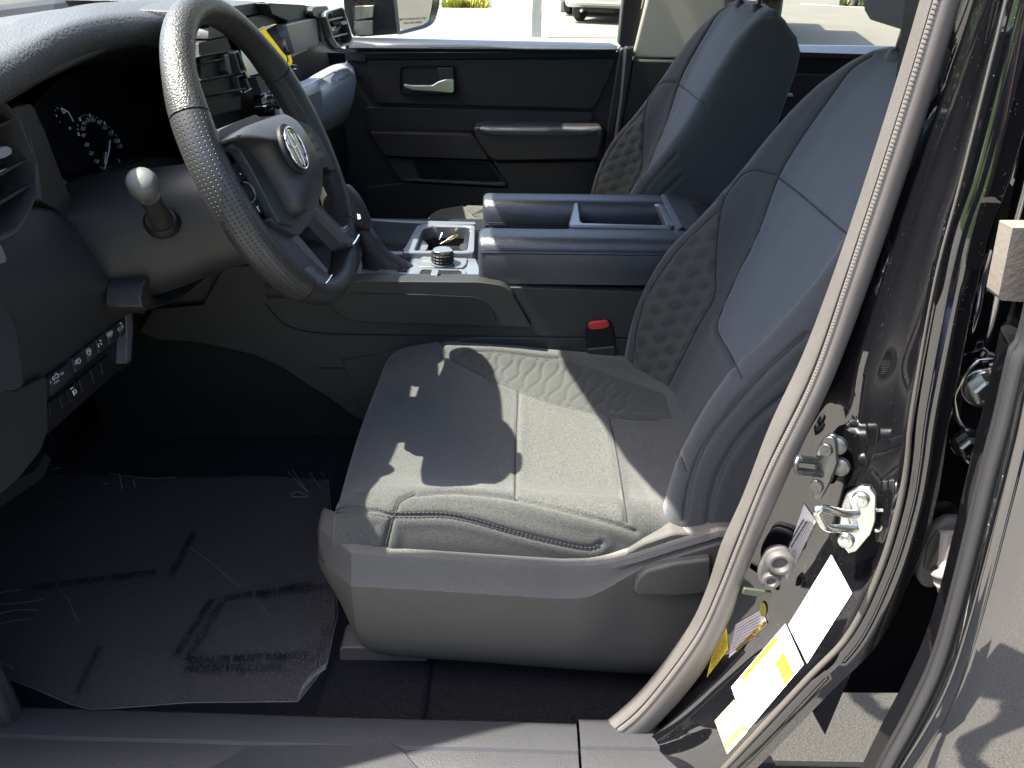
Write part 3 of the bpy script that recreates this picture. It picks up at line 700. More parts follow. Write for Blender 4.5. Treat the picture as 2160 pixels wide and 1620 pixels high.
text('gauge_letter', 'E', gp(145, 272), gp(150, 275), gp(146.5, 267)-gp(145, 272), gz, DB)
text('gauge_letter', '0', gp(213, 355), gp(219, 358), gp(214.5, 351)-gp(213, 355), gz, DB)
slab('clip_reflector', X([(117, 362), (126, 374), (150, 387), (137, 392)], GX+.004), (-.003, 0, 0), satin, DB, .0005)

# dash face between vent and gauges (painted grey trim), running down to the knee panel
rows_in = spline([(28, 214), (66, 222), (100, 300), (128, 380), (140, 410), (160, 434), (180, 441)], 6)
face = rc([(20, 226), (66, 218), (92, 270), (120, 345), (140, 398), (160, 434), (182, 440), (210, 420), (236, 395), (242, 374), (270, 352), (305, 338), (355, 330), (400, 340), (470, 545), (300, 640), (190, 500), (150, 470), (115, 440), (85, 425), (78, 350), (60, 280)], 8)
slab('lower_face', X(face, -.612), (-.05, 0, 0), plastic_warm, DB, .008, 3)
fp = rc([(27, 226), (64, 220), (92, 278), (125, 360), (146, 415), (120, 440), (88, 425), (80, 352), (62, 285)], 8)
slab('side_trim', X(fp, -.604), (-.02, 0, 0), silver_panel if False else plastic_warm, DB, .004)

# knee panel: smooth bulging moulding down to the switch bank
kn = {0: [(-140, 560), (0, 452), (60, 438), (110, 447), (150, 470), (200, 508), (250, 560), (300, 612)],
      1: [(-140, 640), (0, 560), (70, 545), (130, 545), (180, 560), (230, 590), (275, 622), (302, 640)],
      2: [(-140, 720), (0, 660), (70, 640), (140, 620), (190, 615), (240, 622), (285, 640), (303, 652)],
      3: [(-140, 850), (0, 760), (60, 722), (130, 690), (190, 665), (240, 655), (285, 655), (304, 658)],
      4: [(-140, 930), (0, 860), (50, 824), (105, 785), (170, 738), (230, 692), (275, 660), (305, 660)]}
xd = {0: -.605, 1: -.575, 2: -.575, 3: -.60, 4: -.64}
rows = [resample(spline(X(kn[k], xd[k]), 6), 40) for k in sorted(kn)]
rr = []
A = np.array(rows)
for s in np.linspace(0, 4, 30):
    i = min(int(s), 3); t = s-i
    p = [A[max(i-1, 0)], A[i], A[i+1], A[min(i+2, 4)]]
    rr.append(0.5*((2*p[1])+(-p[0]+p[2])*t+(2*p[0]-5*p[1]+4*p[2]-p[3])*t*t+(-p[0]+3*p[1]-3*p[2]+p[3])*t**3))
loft('knee_panel', rr, plastic, DB, smooth=70, thick=.004)
# end cheek at the door side
slab('end_cheek', X(rc([(-80, 600), (4, 640), (34, 690), (50, 812), (36, 824), (14, 818), (-60, 900)], 8), -.565), (-.06, 0, 0), plastic, DB, .010, 3)
slab('end_cheek', X(rc([(-90, 830), (10, 818), (30, 826), (100, 792), (102, 905), (88, 950), (40, 1010), (-20, 1060), (-90, 1080)], 10), -.62), (-.05, 0, 0), plastic_warm, DB, .012, 3)
slab('kick_corner', X(rc([(-60, 1060), (40, 1010), (80, 990), (95, 955), (110, 968), (90, 1010), (60, 1030), (-60, 1110)], 6), -.66), (-.06, 0, 0), carpet, DB, .01)

# switch bank: frame, two rows of switches
SWX = -.632
def sx(u, v, o=0): return X([(u, v)], SWX+o)[0]
slab('switch_frame', X(rc([(99, 800), (104, 790), (275, 655), (283, 656), (281, 757), (272, 770), (240, 790), (100, 916)], 4), SWX-.012), (-.03, 0, 0), plastic_dk, DB, .003)
slab('switch_end_trim', X(rc([(266, 664), (278, 654), (280, 700), (276, 760), (266, 768), (268, 710)], 3), SWX+.004), (-.02, 0, 0), satin, DB, .002)
icons = {0: 'F DOOR ON', 1: 'hill', 2: 'A OFF', 3: 'skid', 4: 'TRIP', 5: 'OFF'}
top = [((104, 797), (148, 762), (157, 792), (108, 838)), ((151, 757), (177, 736), (184, 768), (160, 788)), ((179, 734), (200, 718), (207, 748), (187, 766)), ((202, 716), (222, 700), (230, 731), (210, 747)), ((224, 698), (244, 683), (252, 714), (232, 730)), ((246, 682), (266, 667), (270, 700), (255, 713))]
bot = [((103, 850), (120, 837), (130, 862), (106, 884)), ((123, 836), (136, 826), (144, 852), (133, 862)), ((139, 824), (163, 804), (172, 832), (150, 850)), ((166, 802), (188, 783), (196, 812), (175, 830)), ((190, 781), (208, 766), (215, 795), (198, 810)), ((210, 764), (232, 747), (238, 778), (218, 793))]
for q in top+bot:
    c = np.mean(q, 0); q2 = [c+(np.array(p)-c)*.95 for p in q]
    slab('switch', X(rc(q2, 2), SWX+(.002 if q in top else -.006)), (-.012, 0, 0), plastic_dk if q in bot else plastic, DB, .002)
def ic(pts, o=.0030, closed=False):
    P = [sx(u, v, o) for u, v in pts]
    if closed: P = P+[P[0]]
    return list(zip(P[:-1], P[1:]))
zz = lambda x, y: (60+x/6.23, 640+y/6.23)      # marks measured on an enlargement of the switch bank
def car_icon(cx, cy, s=1):
    q = [(-40, 20), (-38, -8), (-18, -14), (-2, -42), (26, -50), (36, -34), (38, -10), (20, 4), (0, 0), (-14, 14), (-22, 34)]
    return [zz(cx+a*s, cy+b*s) for a, b in q]
segs = ic(car_icon(358, 975), closed=True)+ic(car_icon(1205, 335, .75), closed=True)
segs += ic([zz(340, 920), zz(352, 912)])+ic([zz(362, 922), zz(370, 912)])
segs += ic([zz(1215, 245), zz(1215, 280)])+ic([zz(1200, 262), zz(1232, 262)])+ic([zz(1205, 250), zz(1228, 276)])+ic([zz(1235, 285), zz(1245, 312)])
circ = lambda cx, cy, rx, ry, n=14, a0=0, a1=2*pi: [zz(cx+rx*cos(a0+(a1-a0)*i/n), cy+ry*sin(a0+(a1-a0)*i/n)) for i in range(n+1)]
segs += ic(circ(795, 630, 26, 42, 14, -.6, 5.2))+ic([zz(782, 640), zz(796, 608), zz(806, 640)])
segs += ic(circ(662, 758, 20, 34, 12, -2.0, 2.2))+ic([zz(646, 728), zz(650, 790)])
for k in range(4): segs += ic([zz(612, 752+k*16), zz(638, 742+k*16)])
segs += ic([zz(930, 520), zz(914, 545), zz(928, 575), zz(934, 560)])+ic([zz(945, 530), zz(965, 545), zz(955, 520)])+ic([zz(930, 490), zz(962, 486)])+ic([zz(944, 472), zz(948, 505)])
for k in range(3): segs += ic(circ(1042+k*24, 410-k*14, 11, 24, 8), closed=True)
segs += ic(circ(612, 1160, 18, 28, 10))+ic([zz(590, 1150), zz(600, 1205)])+ic([zz(578, 1150), zz(590, 1180)])+ic([zz(596, 1205), zz(604, 1214)])
bars('switch_icons', segs, .00055, white_print, DB, 4, kind='stuff')
bars('switch_icons', ic([zz(556, 1125), zz(586, 1104)]), .0011, white_print, DB, 4, kind='stuff')
def st(s, a, b, h=22):
    p0, p1 = sx(*zz(*a), .0032), sx(*zz(*b), .0032); up = sx(*zz(a[0]-h*.35, a[1]-h), .0032)-p0
    text('switch_text', s, p0, p1, up, white_print, DB)
st('DOOR', (338, 1066), (410, 1022), 30); st('F', (294, 1062), (310, 1054), 36); st('ON', (422, 950), (470, 926), 34)
st('OFF', (792, 704), (832, 680), 26); st('TRIP', (1046, 470), (1112, 432), 36); st('OFF', (1198, 386), (1238, 362), 24)

# left air vent: bezel, blades, tab
VX = -.548
vo = [(-60, 190), (0, 205), (22, 222), (46, 252), (66, 300), (80, 350), (82, 410), (70, 440), (46, 492), (0, 515), (-60, 520)]
vi = [(-60, 205), (-2, 220), (18, 234), (38, 262), (56, 306), (70, 354), (72, 400), (60, 432), (36, 478), (-2, 497), (-60, 505)]
V = thing('left_air_vent', 'slatted air vent at the driver door end of the dashboard', 'air vent', (-.55, -.68, 1.43))
ring('vent_bezel', X(vo, VX), X(vi, VX-.006), (-.035, 0, 0), plastic_warm, V, .003)
slab('vent_throat', X(vi, VX-.040), (-.004, 0, 0), plastic_dk, V, 0)
for (a, b) in (((-40, 290), (36, 252)), ((-40, 395), (66, 336)), ((-40, 458), (74, 388))):
    p, q = X([a, b], VX-.010)
    d = (q-p)/np.linalg.norm(q-p); w = V3(-.026, 0, -.008)
    slab('vent_blade', [p, q, q+w, p+w], (0, 0, .0035), plastic, V, .001)
slab('vent_tab', X(rc([(-4, 316), (12, 308), (24, 312), (26, 324), (12, 332), (-4, 336)], 4), VX+.004), (-.02, 0, 0), silver_panel, V, .003)
slab('vent_divider', X([(20, 270), (30, 264), (58, 330), (56, 338), (44, 336)], VX-.020), (-.006, 0, 0), plastic, V, .001)
slab('door_latch_tip', X(rc([(-10, 512), (2, 516), (12, 540), (14, 552), (-10, 560)], 3), -.54), (-.02, 0, 0), satin, V, .003)

# body of the dash behind everything (closes the view into the engine side)
prof = [(-1.2, 1.47), (-.80, 1.475), (-.70, 1.43), (-.68, 1.30), (-.655, 1.25), (-.66, 1.16), (-.70, 1.08), (-.80, 1.06), (-1.2, 1.10)]
loft('dash_core', [[(x, y, z) for x, z in prof] for y in (-.76, -.2, -.16)], plastic_dk, DB, smooth=30)
prof2 = [(-1.2, 1.44), (-.75, 1.46), (-.60, 1.44), (-.555, 1.40), (-.545, 1.30), (-.545, 1.12), (-.60, 1.04), (-.80, 1.02), (-1.2, 1.05)]
loft('dash_core', [[(x, y, z) for x, z in prof2] for y in (-.18, 0, .3, .6, .84)], plastic_dk, DB, smooth=30)

# steering column shroud
SH = thing('column_shroud', 'grey steering column shroud behind the steering wheel', 'steering column', (-.5, -.42, 1.25))
def shring(x, zc, hz, hy, n=40): return [V3(x-.10*(z_-zc), -.42+hy*np.sign(cos(q))*abs(cos(q))**.72, z_) for q in np.linspace(0, 2*pi, n+1)[:-1] for z_ in [zc+hz*np.sign(sin(q))*abs(sin(q))**.72]]
loft('shroud_body', [shring(-.376, 1.300, .055, .060), shring(-.388, 1.299, .068, .072), shring(-.44, 1.293, .074, .076), shring(-.50, 1.276, .082, .084), shring(-.56, 1.262, .088, .092), shring(-.63, 1.25, .092, .10)], plastic_warm, SH, True, True, 70)
# lower beak with the dark hollow
bk = rc([(296, 640), (300, 600), (360, 545), (470, 548), (466, 560), (420, 600), (380, 632), (306, 658)], 8)
ring('lower_shroud', X(bk, -.52), X(rc([(318, 628), (330, 600), (372, 560), (440, 556), (430, 575), (395, 606), (350, 634)], 8), -.535), (-.05, 0, 0), plastic_warm, SH, .004)
slab('shroud_hollow', X(rc([(312, 634), (326, 596), (372, 556), (446, 554), (430, 580), (396, 610), (350, 638)], 6), -.56), (-.01, 0, 0), plastic_dk, SH, 0)
# light stalk
S0, S1 = Y([(334, 452)], -.520)[0], Y([(303, 391)], -.572)[0]
ax = S1-S0; ax /= np.linalg.norm(ax)
ST = thing('light_stalk', 'grey round ended light stalk beside the steering column', 'stalk', S0)
Lh = np.linalg.norm(S1-S0)
lathe('stalk_arm', S0-ax*.02, ax, [(.0165, 0), (.0155, .012), (.0128, Lh*.45), (.0125, Lh*.9)], plastic_warm, ST, 20)
lathe('stalk_knob', S1-ax*.010, ax, [(.0140, 0), (.0180, .004), (.0190, .010), (.0186, .018), (.0168, .0245), (.013, .0275), (.006, .0288), (.0, .029)], mat('pale grey knob', (.10, .105, .098), .45, bump=[('grain', 900, .3, .0006)]), ST, 20)
lathe('stalk_collar', S0-ax*.025, ax, [(.024, 0), (.024, .006), (.019, .012)], plastic_dk, ST, 24)
# ================================================================== centre stack and passenger side of the dashboard
SX_ = -.48
# raised pad above the screen
slab('screen_hood', X(rc([(420, 26), (470, 16), (559, 3), (571, 23), (500, 38), (425, 52)], 4), SX_-.005), (-.20, .05, .004), dash_top, DB, .010, 3)
slab('screen_brow', X(rc([(440, 60), (505, 43), (578, 27), (607, 34), (604, 45), (530, 62), (440, 84)], 3), SX_+.004), (-.05, 0, 0), plastic_warm, DB, .005)
slab('stack_back', X([(425, 70), (600, 45), (625, 150), (600, 250), (560, 300), (430, 330)], SX_-.03), (-.02, 0, 0), plastic_dk, DB, .004)
Cs = thing('centre_screen', 'glossy centre touch screen reflecting a yellow lorry', 'screen', X([(570, 90)], SX_)[0])
scr_m = mat('screen glass', (.005, .006, .007), .03, spec=1., coat=1., coat_rough=.01)
so = rc([(505, 76), (590, 49), (611, 128), (606, 138), (524, 160)], 3)
tilt = V3(1, -.02, .21); tilt /= np.linalg.norm(tilt)
sc_c = X([(565, 95)], SX_+.012)[0]
slab('screen_glass', PP(so, sc_c, tilt), -tilt*.012, scr_m, Cs, .001)
ring('screen_bezel', PP(rc([(500, 74), (596, 44), (618, 132), (611, 144), (520, 166)], 3), sc_c+tilt*.001, tilt), PP(rc([(506, 77), (589, 50.5), (609, 128), (605, 137), (525, 159)], 3), sc_c+tilt*.0015, tilt), -tilt*.014, gloss, Cs, .001)
slab('screen_knob_strip', X(rc([(600, 80), (612, 76), (620, 104), (608, 116)], 2), SX_+.020), (-.015, 0, 0), mat('tan reflection trim', (.55, .52, .44), .3, metal=.6), Cs, .002)  # chrome's reflection of tan ground put into the base colour
lathe('volume_knob', X([(622, 92)], SX_+.004)[0], (1, .2, 0), [(.012, 0), (.012, .018), (.010, .021), (0, .021)], gloss, Cs, 16)
# right column of the stack: posts below the screen, chrome ends
for q in ([(606, 132), (612, 131), (618, 142), (619, 146), (612, 151)],):
    slab('stack_column', X([(598, 48), (606, 44), (611, 74), (617, 140), (608, 150)], SX_+.002), (-.02, 0, 0), plastic_dk, DB, .002)
slab('chrome_end', X(rc([(615, 149), (628, 144), (629, 147), (617, 152)], 1), SX_+.012), (-.012, 0, 0), chrome, DB, .001)
slab('chrome_end', X(rc([(619, 137), (627, 136), (628, 140), (622, 142)], 1), SX_+.010), (-.012, 0, 0), satin, DB, .001)
# left hand vents of the stack seen through the wheel
slab('stack_vent_panel', X(rc([(420, 90), (478, 78), (500, 130), (510, 230), (430, 250)], 4), SX_+.002), (-.03, 0, 0), plastic_dk, DB, .004)
for (a, b) in (((424, 121), (482, 110)), ((430, 136), (488, 122)), ((426, 172), (496, 158)), ((434, 204), (520, 188))):
    p, q = X([a, b], SX_+.012)
    slab('stack_vent_blade', [p, q, q+V3(-.022, 0, -.006), p+V3(-.022, 0, -.006)], (0, 0, .003), plastic_dk, DB, .001)
ring('stack_side_vent', X(rc([(494, 110), (504, 106), (522, 150), (508, 156)], 2), SX_+.018), X(rc([(497, 113), (503, 111), (518, 148), (509, 152)], 2), SX_+.018), (-.02, 0, 0), satin, DB, .001)
slab('side_vent_dark', X(rc([(497, 113), (503, 111), (518, 148), (509, 152)], 2), SX_+.012), (-.003, 0, 0), scr_m, DB, 0)
slab('stack_pillar', X(rc([(474, 116), (482, 114), (489, 154), (485, 157), (480, 150)], 2), SX_+.014), (-.02, 0, 0), satin, DB, .001)
ring('stack_side_vent', X(rc([(500, 160), (518, 156), (532, 190), (522, 198), (508, 196)], 2), SX_+.012), X(rc([(502, 164), (514, 160), (527, 188), (521, 194), (510, 193)], 2), SX_+.012), (-.02, 0, 0), satin, DB, .001)
slab('chrome_end', X(rc([(516, 195), (532, 186), (533, 190), (518, 199)], 1), SX_+.018), (-.012, 0, 0), chrome, DB, .001)
slab('climate_panel', X(rc([(538, 158), (560, 150), (590, 205), (560, 214), (546, 180)], 3), SX_+.012), (-.02, 0, 0), satin, DB, .002)
for (u, v, r) in ((556, 216, .015), (540, 218, .013)):
    lathe('climate_knob', X([(u, v)], SX_+.01)[0], (1, .1, .1), [(r*1.1, 0), (r*1.1, .012), (r, .013), (r, .026), (r*.85, .029), (0, .029)], gloss, DB, 24)
    lathe('climate_knob_ring', X([(u, v)], SX_+.01)[0], (1, .1, .1), [(r*1.05, .014), (r*1.16, .014), (r*1.16, .020), (r*1.05, .020)], chrome, DB, 24)
# passenger side: top skin, slot, silver trim pad, right vent, lower tray
PXX = -.45
tops = X(rc([(566, 6), (640, 10), (661, 15), (668, 22), (665, 27), (610, 45), (575, 30)], 3), PXX-.01)
slab('dash_top_pad', tops, (-.40, .05, .0), dash_top, DB, .008, 3)
slab('dash_slot', X([(604, 40), (668, 24), (668, 36), (606, 50)], PXX-.012), (-.02, 0, 0), plastic_dk, DB, 0)
p0, p1, p2 = X([(644, 29), (655, 27), (643, 23)], PXX+.001)
text('airbag_mark', 'SRS', p0, p1, p2-p0, plastic_dk, DB)
slab('silver_trim', X(rc([(604, 52), (668, 37), (674, 50), (678, 88), (672, 93), (622, 115)], 4), PXX), (-.03, 0, 0), silver_panel, DB, .006, 3)
slab('vent_pod', X(rc([(659, 20), (663, 15), (672, 14), (690, 12), (698, 28), (690, 32), (700, 84), (713, 100), (752, 106), (752, 112), (706, 110), (686, 98), (679, 86), (674, 40), (660, 32)], 4), PXX+.006), (-.05, 0, 0), plastic_warm, DB, .006, 3)
rv = thing('right_air_vent', 'slatted air vent at the passenger door end of the dashboard', 'air vent', X([(715, 60)], PXX)[0])
ring('vent_bezel', X(rc([(687, 33), (691, 24), (724, 14), (728, 22), (746, 86), (744, 92), (718, 102), (712, 98), (702, 84)], 4), PXX+.020), X(rc([(691, 33), (694, 27), (722, 19), (725, 24), (742, 85), (741, 88), (718, 97), (715, 94), (706, 82)], 4), PXX+.018), (-.03, 0, 0), satin, rv, .002)
slab('vent_throat', X([(688, 30), (724, 17), (744, 88), (716, 99), (702, 82)], PXX-.014), (-.004, 0, 0), plastic_dk, rv, 0)
for a, b in (((693, 46), (729, 37)), ((698, 63), (710, 60)), ((702, 81), (740, 71)),):
    p, q = X([a, b], PXX+.014)
    slab('vent_blade', [p, q, q+V3(-.02, 0, -.005), p+V3(-.02, 0, -.005)], (0, 0, .005), satin, rv, .001)
slab('vent_tab', X(rc([(718, 47), (730, 43), (733, 50), (724, 53)], 2), PXX+.020), (-.02, 0, 0), silver_panel, rv, .002)
slab('vent_vane', X(rc([(706, 62), (720, 50), (722, 56), (708, 72)], 2), PXX+.004), (-.006, 0, 0), plastic_warm, rv, .001)
# lower passenger panel (glove box shelf with raised lettering), cut to the lit area
gl = {0: [(560, 196), (640, 172), (665, 158), (700, 140), (726, 134), (742, 132)],
      1: [(570, 205), (640, 186), (668, 172), (705, 152), (732, 146), (748, 146)],
      2: [(580, 235), (646, 205), (680, 190), (718, 176), (738, 172), (750, 172)],
      3: [(600, 290), (660, 250), (695, 236), (716, 226), (734, 216), (744, 212)],
      4: [(620, 330), (672, 280), (694, 272), (712, 262), (726, 252), (732, 246)]}
gd = {0: -.50, 1: -.47, 2: -.445, 3: -.45, 4: -.475}
A = np.array([resample(spline(X(gl[k], gd[k]), 6), 30) for k in sorted(gl)])
loft('glove_panel', [[A[i][j] for j in range(30)] for i in range(5)], silver_panel, DB, smooth=70, thick=.004)
bars('panel_seam', [(a+V3(.002, 0, 0), b+V3(.002, 0, 0)) for a, b in zip(A[1][8:20], A[1][9:21])], .0016, plastic_dk, DB, kind='stuff')
q = X([(699, 181), (742, 160), (700, 171)], -.440)
text('trim_lettering', 'TUNDRA', q[0], q[1], q[2]-q[0], plastic_dk, DB)
slab('dash_bottom', X([(560, 330), (680, 270), (800, 245), (800, 330), (700, 380), (560, 430)], -.52), (-.05, 0, 0), plastic_dk, DB, .01)

# ================================================================== centre console
CN = thing('centre_console', 'dark centre console with padded armrest lids and silver switch deck', 'console', (.1, 0, FZ))
YC = -.165
ZT = 1.08
# long side wall: from the toe board to behind the seat
side = [(560, 560), (700, 590), (760, 592), (1012, 594), (1060, 600), (1120, 606), (1360, 616), (1600, 620), (1700, 1000), (1200, 1000), (860, 930), (745, 880), (690, 838), (650, 815), (600, 780), (540, 752), (470, 735), (400, 722), (330, 720), (290, 700), (380, 560)]
slab('console_side', Y(side, YC), (0, .04, 0), plastic_warm, CN, .004, 3)
# knee pad bulge on the side
bul = rc([(690, 600), (760, 593), (1012, 595), (1060, 602), (1078, 616), (1098, 650), (1121, 690), (1110, 690), (740, 678), (716, 664), (698, 640)], 14)
slab('knee_pad', Y(bul, YC-.022), (0, .03, 0), plastic_warm, CN, .010, 4)
bars('panel_seam', [(Y([(a, b)], YC-.0225)[0], Y([(c, d)], YC-.0225)[0]) for (a, b), (c, d) in zip([(740, 618), (900, 622), (1000, 627), (1024, 636), (1040, 655)], [(900, 622), (1000, 627), (1024, 636), (1040, 655), (1046, 676)])], .0009, plastic_dk, CN, kind='stuff')
# groove running below the bulge to the end of the console
for pts in ([(560, 640), (590, 676), (620, 692), (700, 704), (1000, 709), (1300, 716), (1500, 720)], [(672, 776), (740, 777), (800, 778)]):
    P = Y(pts, YC-.0005); tube('panel_seam', spline(P, 4), .0016, plastic_dk, CN, 6, kind='stuff')
slab('lower_step', Y([(1124, 712), (1300, 716), (1700, 722), (1700, 1000), (1200, 1000), (900, 930), (760, 860), (720, 760), (1000, 712)], YC-.003), (0, .01, 0), plastic_warm, CN, .002)
# rear side panel behind the slanting joint
slab('rear_side', Y(rc([(1075, 606), (1360, 617), (1600, 622), (1600, 718), (1128, 708)], 4), YC-.006), (0, .02, 0), plastic_warm, CN, .004)

# top deck
deck = [(560, 600), (700, 588), (760, 592), (1012, 594), (1012, 470), (760, 466), (560, 480)]
DK = Z([(600, 604), (1030, 596), (1030, 462), (600, 458)], ZT-.030)
slab('deck_base', DK, (0, 0, -.02), plastic_dk, CN, .002)
# leather rail along the near edge
ra = Y([(560, 592), (700, 590), (760, 590), (1012, 592), (1060, 600)], YC)
rows = [[p+V3(0, -.006, -.034), p+V3(0, -.012, -.020), p+V3(0, -.010, -.009), p+V3(0, .0, -.003), p+V3(0, .016, -.003), p+V3(0, .020, -.01)] for p in resample(ra, 30)]
loft('deck_rail', rows, leather, CN, smooth=80)
trim_b = mat('blue grey satin deck trim', (.20, .215, .24), .28, metal=.45)
# satin trim plate with openings: near deck (shifter slot, switch row)
def dz(pts, z=ZT): return Z(pts, z)
slab('deck_trim', dz(rc([(748, 588), (764, 540), (868, 540), (1000, 537), (1004, 548), (1012, 566), (1019, 568), (1014, 590), (1008, 594)], 3), ZT+.002), (0, 0, -.012), trim_b, CN, .002)
slab('shift_slot', dz(rc([(762, 568), (770, 541), (867, 543), (858, 572)], 3), ZT+.004), (0, 0, -.004), plastic_dk, CN, .001)
slab('slot_floor', dz(rc([(796, 576), (800, 566), (838, 570), (836, 584), (790, 584)], 2), ZT+.0045), (0, 0, -.003), satin, CN, .001)
# drive mode knob plate
slab('knob_plate', dz(rc([(880, 562), (888, 541), (986, 544), (984, 557), (976, 564)], 3), ZT+.006), (0, 0, -.006), satin, CN, .002)
kc = dz([(934, 556)], ZT+.006)[0]
KN = thing('drive_mode_knob', 'round ridged knob standing on the console switch deck', 'knob', kc)
lathe('knob_skirt', kc, (0, 0, 1), [(.024, 0), (.024, .003), (.021, .004)], satin, KN, 32)
lathe('knob_body', kc, (0, 0, 1), [(.0205, .003), (.0212, .006), (.0212, .0245), (.0200, .026)], plastic_dk, KN, 40)
segs = []
for r in range(3):
    for i in range(18):
        a0, a1 = 2*pi*i/18, 2*pi*(i+.8)/18
        h = .0085+r*.0062
        segs.append((kc+V3(.0214*cos(a0), .0214*sin(a0), h), kc+V3(.0214*cos(a1), .0214*sin(a1), h)))
bars('knob_ridges', segs, .0019, plastic, KN, 5, kind='stuff')
lathe('knob_cap', kc, (0, 0, 1), [(.0205, .026), (.0200, .0292), (.0185, .0300)], chrome, KN, 40)
lathe('knob_top', kc, (0, 0, 1), [(.0183, .0295), (.0175, .0302), (0, .0303)], satin, KN, 40)
for a, b, s in (((890, 553), (906, 553), '2WD'), ((892, 545), (908, 545), 'MODE')):
    p = dz([a, b, (a[0]+1, a[1]-5)], ZT+.0064); text('switch_text', s, p[0], p[1], p[2]-p[0], grey_print, CN)
# two-way switch frame in front of the knob
ring('switch_bezel', dz(rc([(872, 583), (882, 565), (982, 568), (983, 578), (976, 588)], 4), ZT+.006), dz(rc([(884, 580), (890, 568), (974, 570), (974, 581)], 3), ZT+.005), (0, 0, -.005), satin, CN, .001)
slab('switch_well', dz([(884, 580), (890, 568), (974, 570), (974, 581)], ZT+.003), (0, 0, -.002), plastic_dk, CN, 0)
slab('toggle_switch', dz(rc([(908, 579), (912, 566), (926, 567), (923, 580)], 2), ZT+.016), (0, 0, -.014), satin, CN, .002)
for u in (917, 928, 939): lathe('switch_dot', dz([(u, 584)], ZT+.0065)[0], (0, 0, 1), [(.0014, 0), (.0012, .0006), (0, .0006)], white_print, CN, 8)
# shift lever and its boot
SHF = thing('gear_lever', 'leather booted gear lever seen past the steering wheel', 'gear lever', dz([(800, 560)], ZT)[0])
g0 = dz([(806, 560)], ZT+.004)[0]
gtop = Y([(757, 462)], g0[1]-.0)[0]
def loop(c, rx, ry, n=24): return [c+V3(rx*cos(2*pi*i/n)*(1+.06*sin(5*2*pi*i/n)), ry*sin(2*pi*i/n), 0) for i in range(n)]
dirg = gtop-g0
rows = [loop(g0+V3(.01, 0, 0), .050, .024), loop(g0+dirg*.12+V3(.006, 0, 0), .042, .022), loop(g0+dirg*.3, .026, .018), loop(g0+dirg*.55, .019, .015), loop(g0+dirg*.8, .015, .013)]
loft('lever_boot', rows, leather, SHF, True, True, 80)
rows = [loop(g0+dirg*s, r, r*.9) for s, r in ((.78, .013), (.9, .019), (1.0, .022), (1.25, .024), (1.5, .022), (1.68, .015), (1.72, .004))]
loft('lever_knob', rows, leather, SHF, True, True, 80)
slab('lever_badge', Y(rc([(752, 450), (760, 452), (762, 462), (754, 464)], 2), g0[1]-.022), (0, .01, 0), chrome, SHF, .001)
# second raised deck: cup holder tray with chamfered rim
ring('cup_tray_rim', dz(rc([(846, 532), (880, 474), (905, 470), (1003, 474), (1001, 532)], 4), ZT+.016), dz(rc([(874, 528), (893, 482), (910, 476), (993, 478), (985, 528)], 4), ZT+.016), (0, 0, -.03), trim_b, CN, .003)
tr_o = dz(rc([(874, 528), (893, 482), (910, 476), (993, 478), (985, 528)], 4), ZT+.014)
tw = mat('dark tray liner', (.030, .030, .028), .35, var=(20, .3))
c = sum(tr_o)/len(tr_o)
loft('cup_tray_wall', [tr_o+[tr_o[0]], [c+(p-c)*.92+V3(0, 0, -.07) for p in tr_o+[tr_o[0]]]], tw, CN)
slab('cup_tray_floor', [c+(p-c)*.93+V3(0, 0, -.068) for p in tr_o], (0, 0, -.004), tw, CN, 0)
slab('cup_grip', dz(rc([(880, 528), (890, 506), (898, 510), (904, 518), (898, 528)], 3), ZT+.004), (0, 0, -.03), satin, CN, .003)
slab('cup_grip', dz(rc([(968, 522), (972, 514), (986, 512), (984, 534)], 3), ZT+.006), (0, 0, -.03), plastic, CN, .003)
slab('far_rail', dz(rc([(600, 459), (770, 464), (884, 470), (1003, 473), (1003, 468), (880, 465), (770, 460), (600, 455)], 2), ZT+.016), (0, 0, -.02), trim_b, CN, .002)
slab('tray_ledge', dz(rc([(760, 540), (800, 536), (846, 536), (1002, 537), (1002, 531), (848, 530), (800, 530), (762, 533)], 2), ZT+.010), (0, 0, -.01), trim_b, CN, .002)
# keys lying in the tray
KY = thing('keys', 'small brass key ring lying in the console tray', 'keys', dz([(945, 515)], ZT-.02)[0])
brass = mat('worn brass', (.70, .58, .32), .3, metal=1.)
kx = dz([(940, 516)], ZT-.012)[0]
tube('key_ring', [kx+V3(.014*cos(a)+.012, .010*sin(a)+.012, .010+.008*cos(a)) for a in np.linspace(0, 2*pi, 20)], .0016, brass, KY, 6)
slab('key', [kx+V3(-.012, -.004, .0), kx+V3(.012, .004, .012), kx+V3(.014, .010, .012), kx+V3(-.010, .004, .0)], (0, 0, .003), brass, KY, .0006)
slab('key', [kx+V3(-.018, .006, .008), kx+V3(-.013, .020, .020), kx+V3(-.009, .018, .020), kx+V3(-.014, .004, .008)], (.002, 0, .002), chrome, KY, .0006)

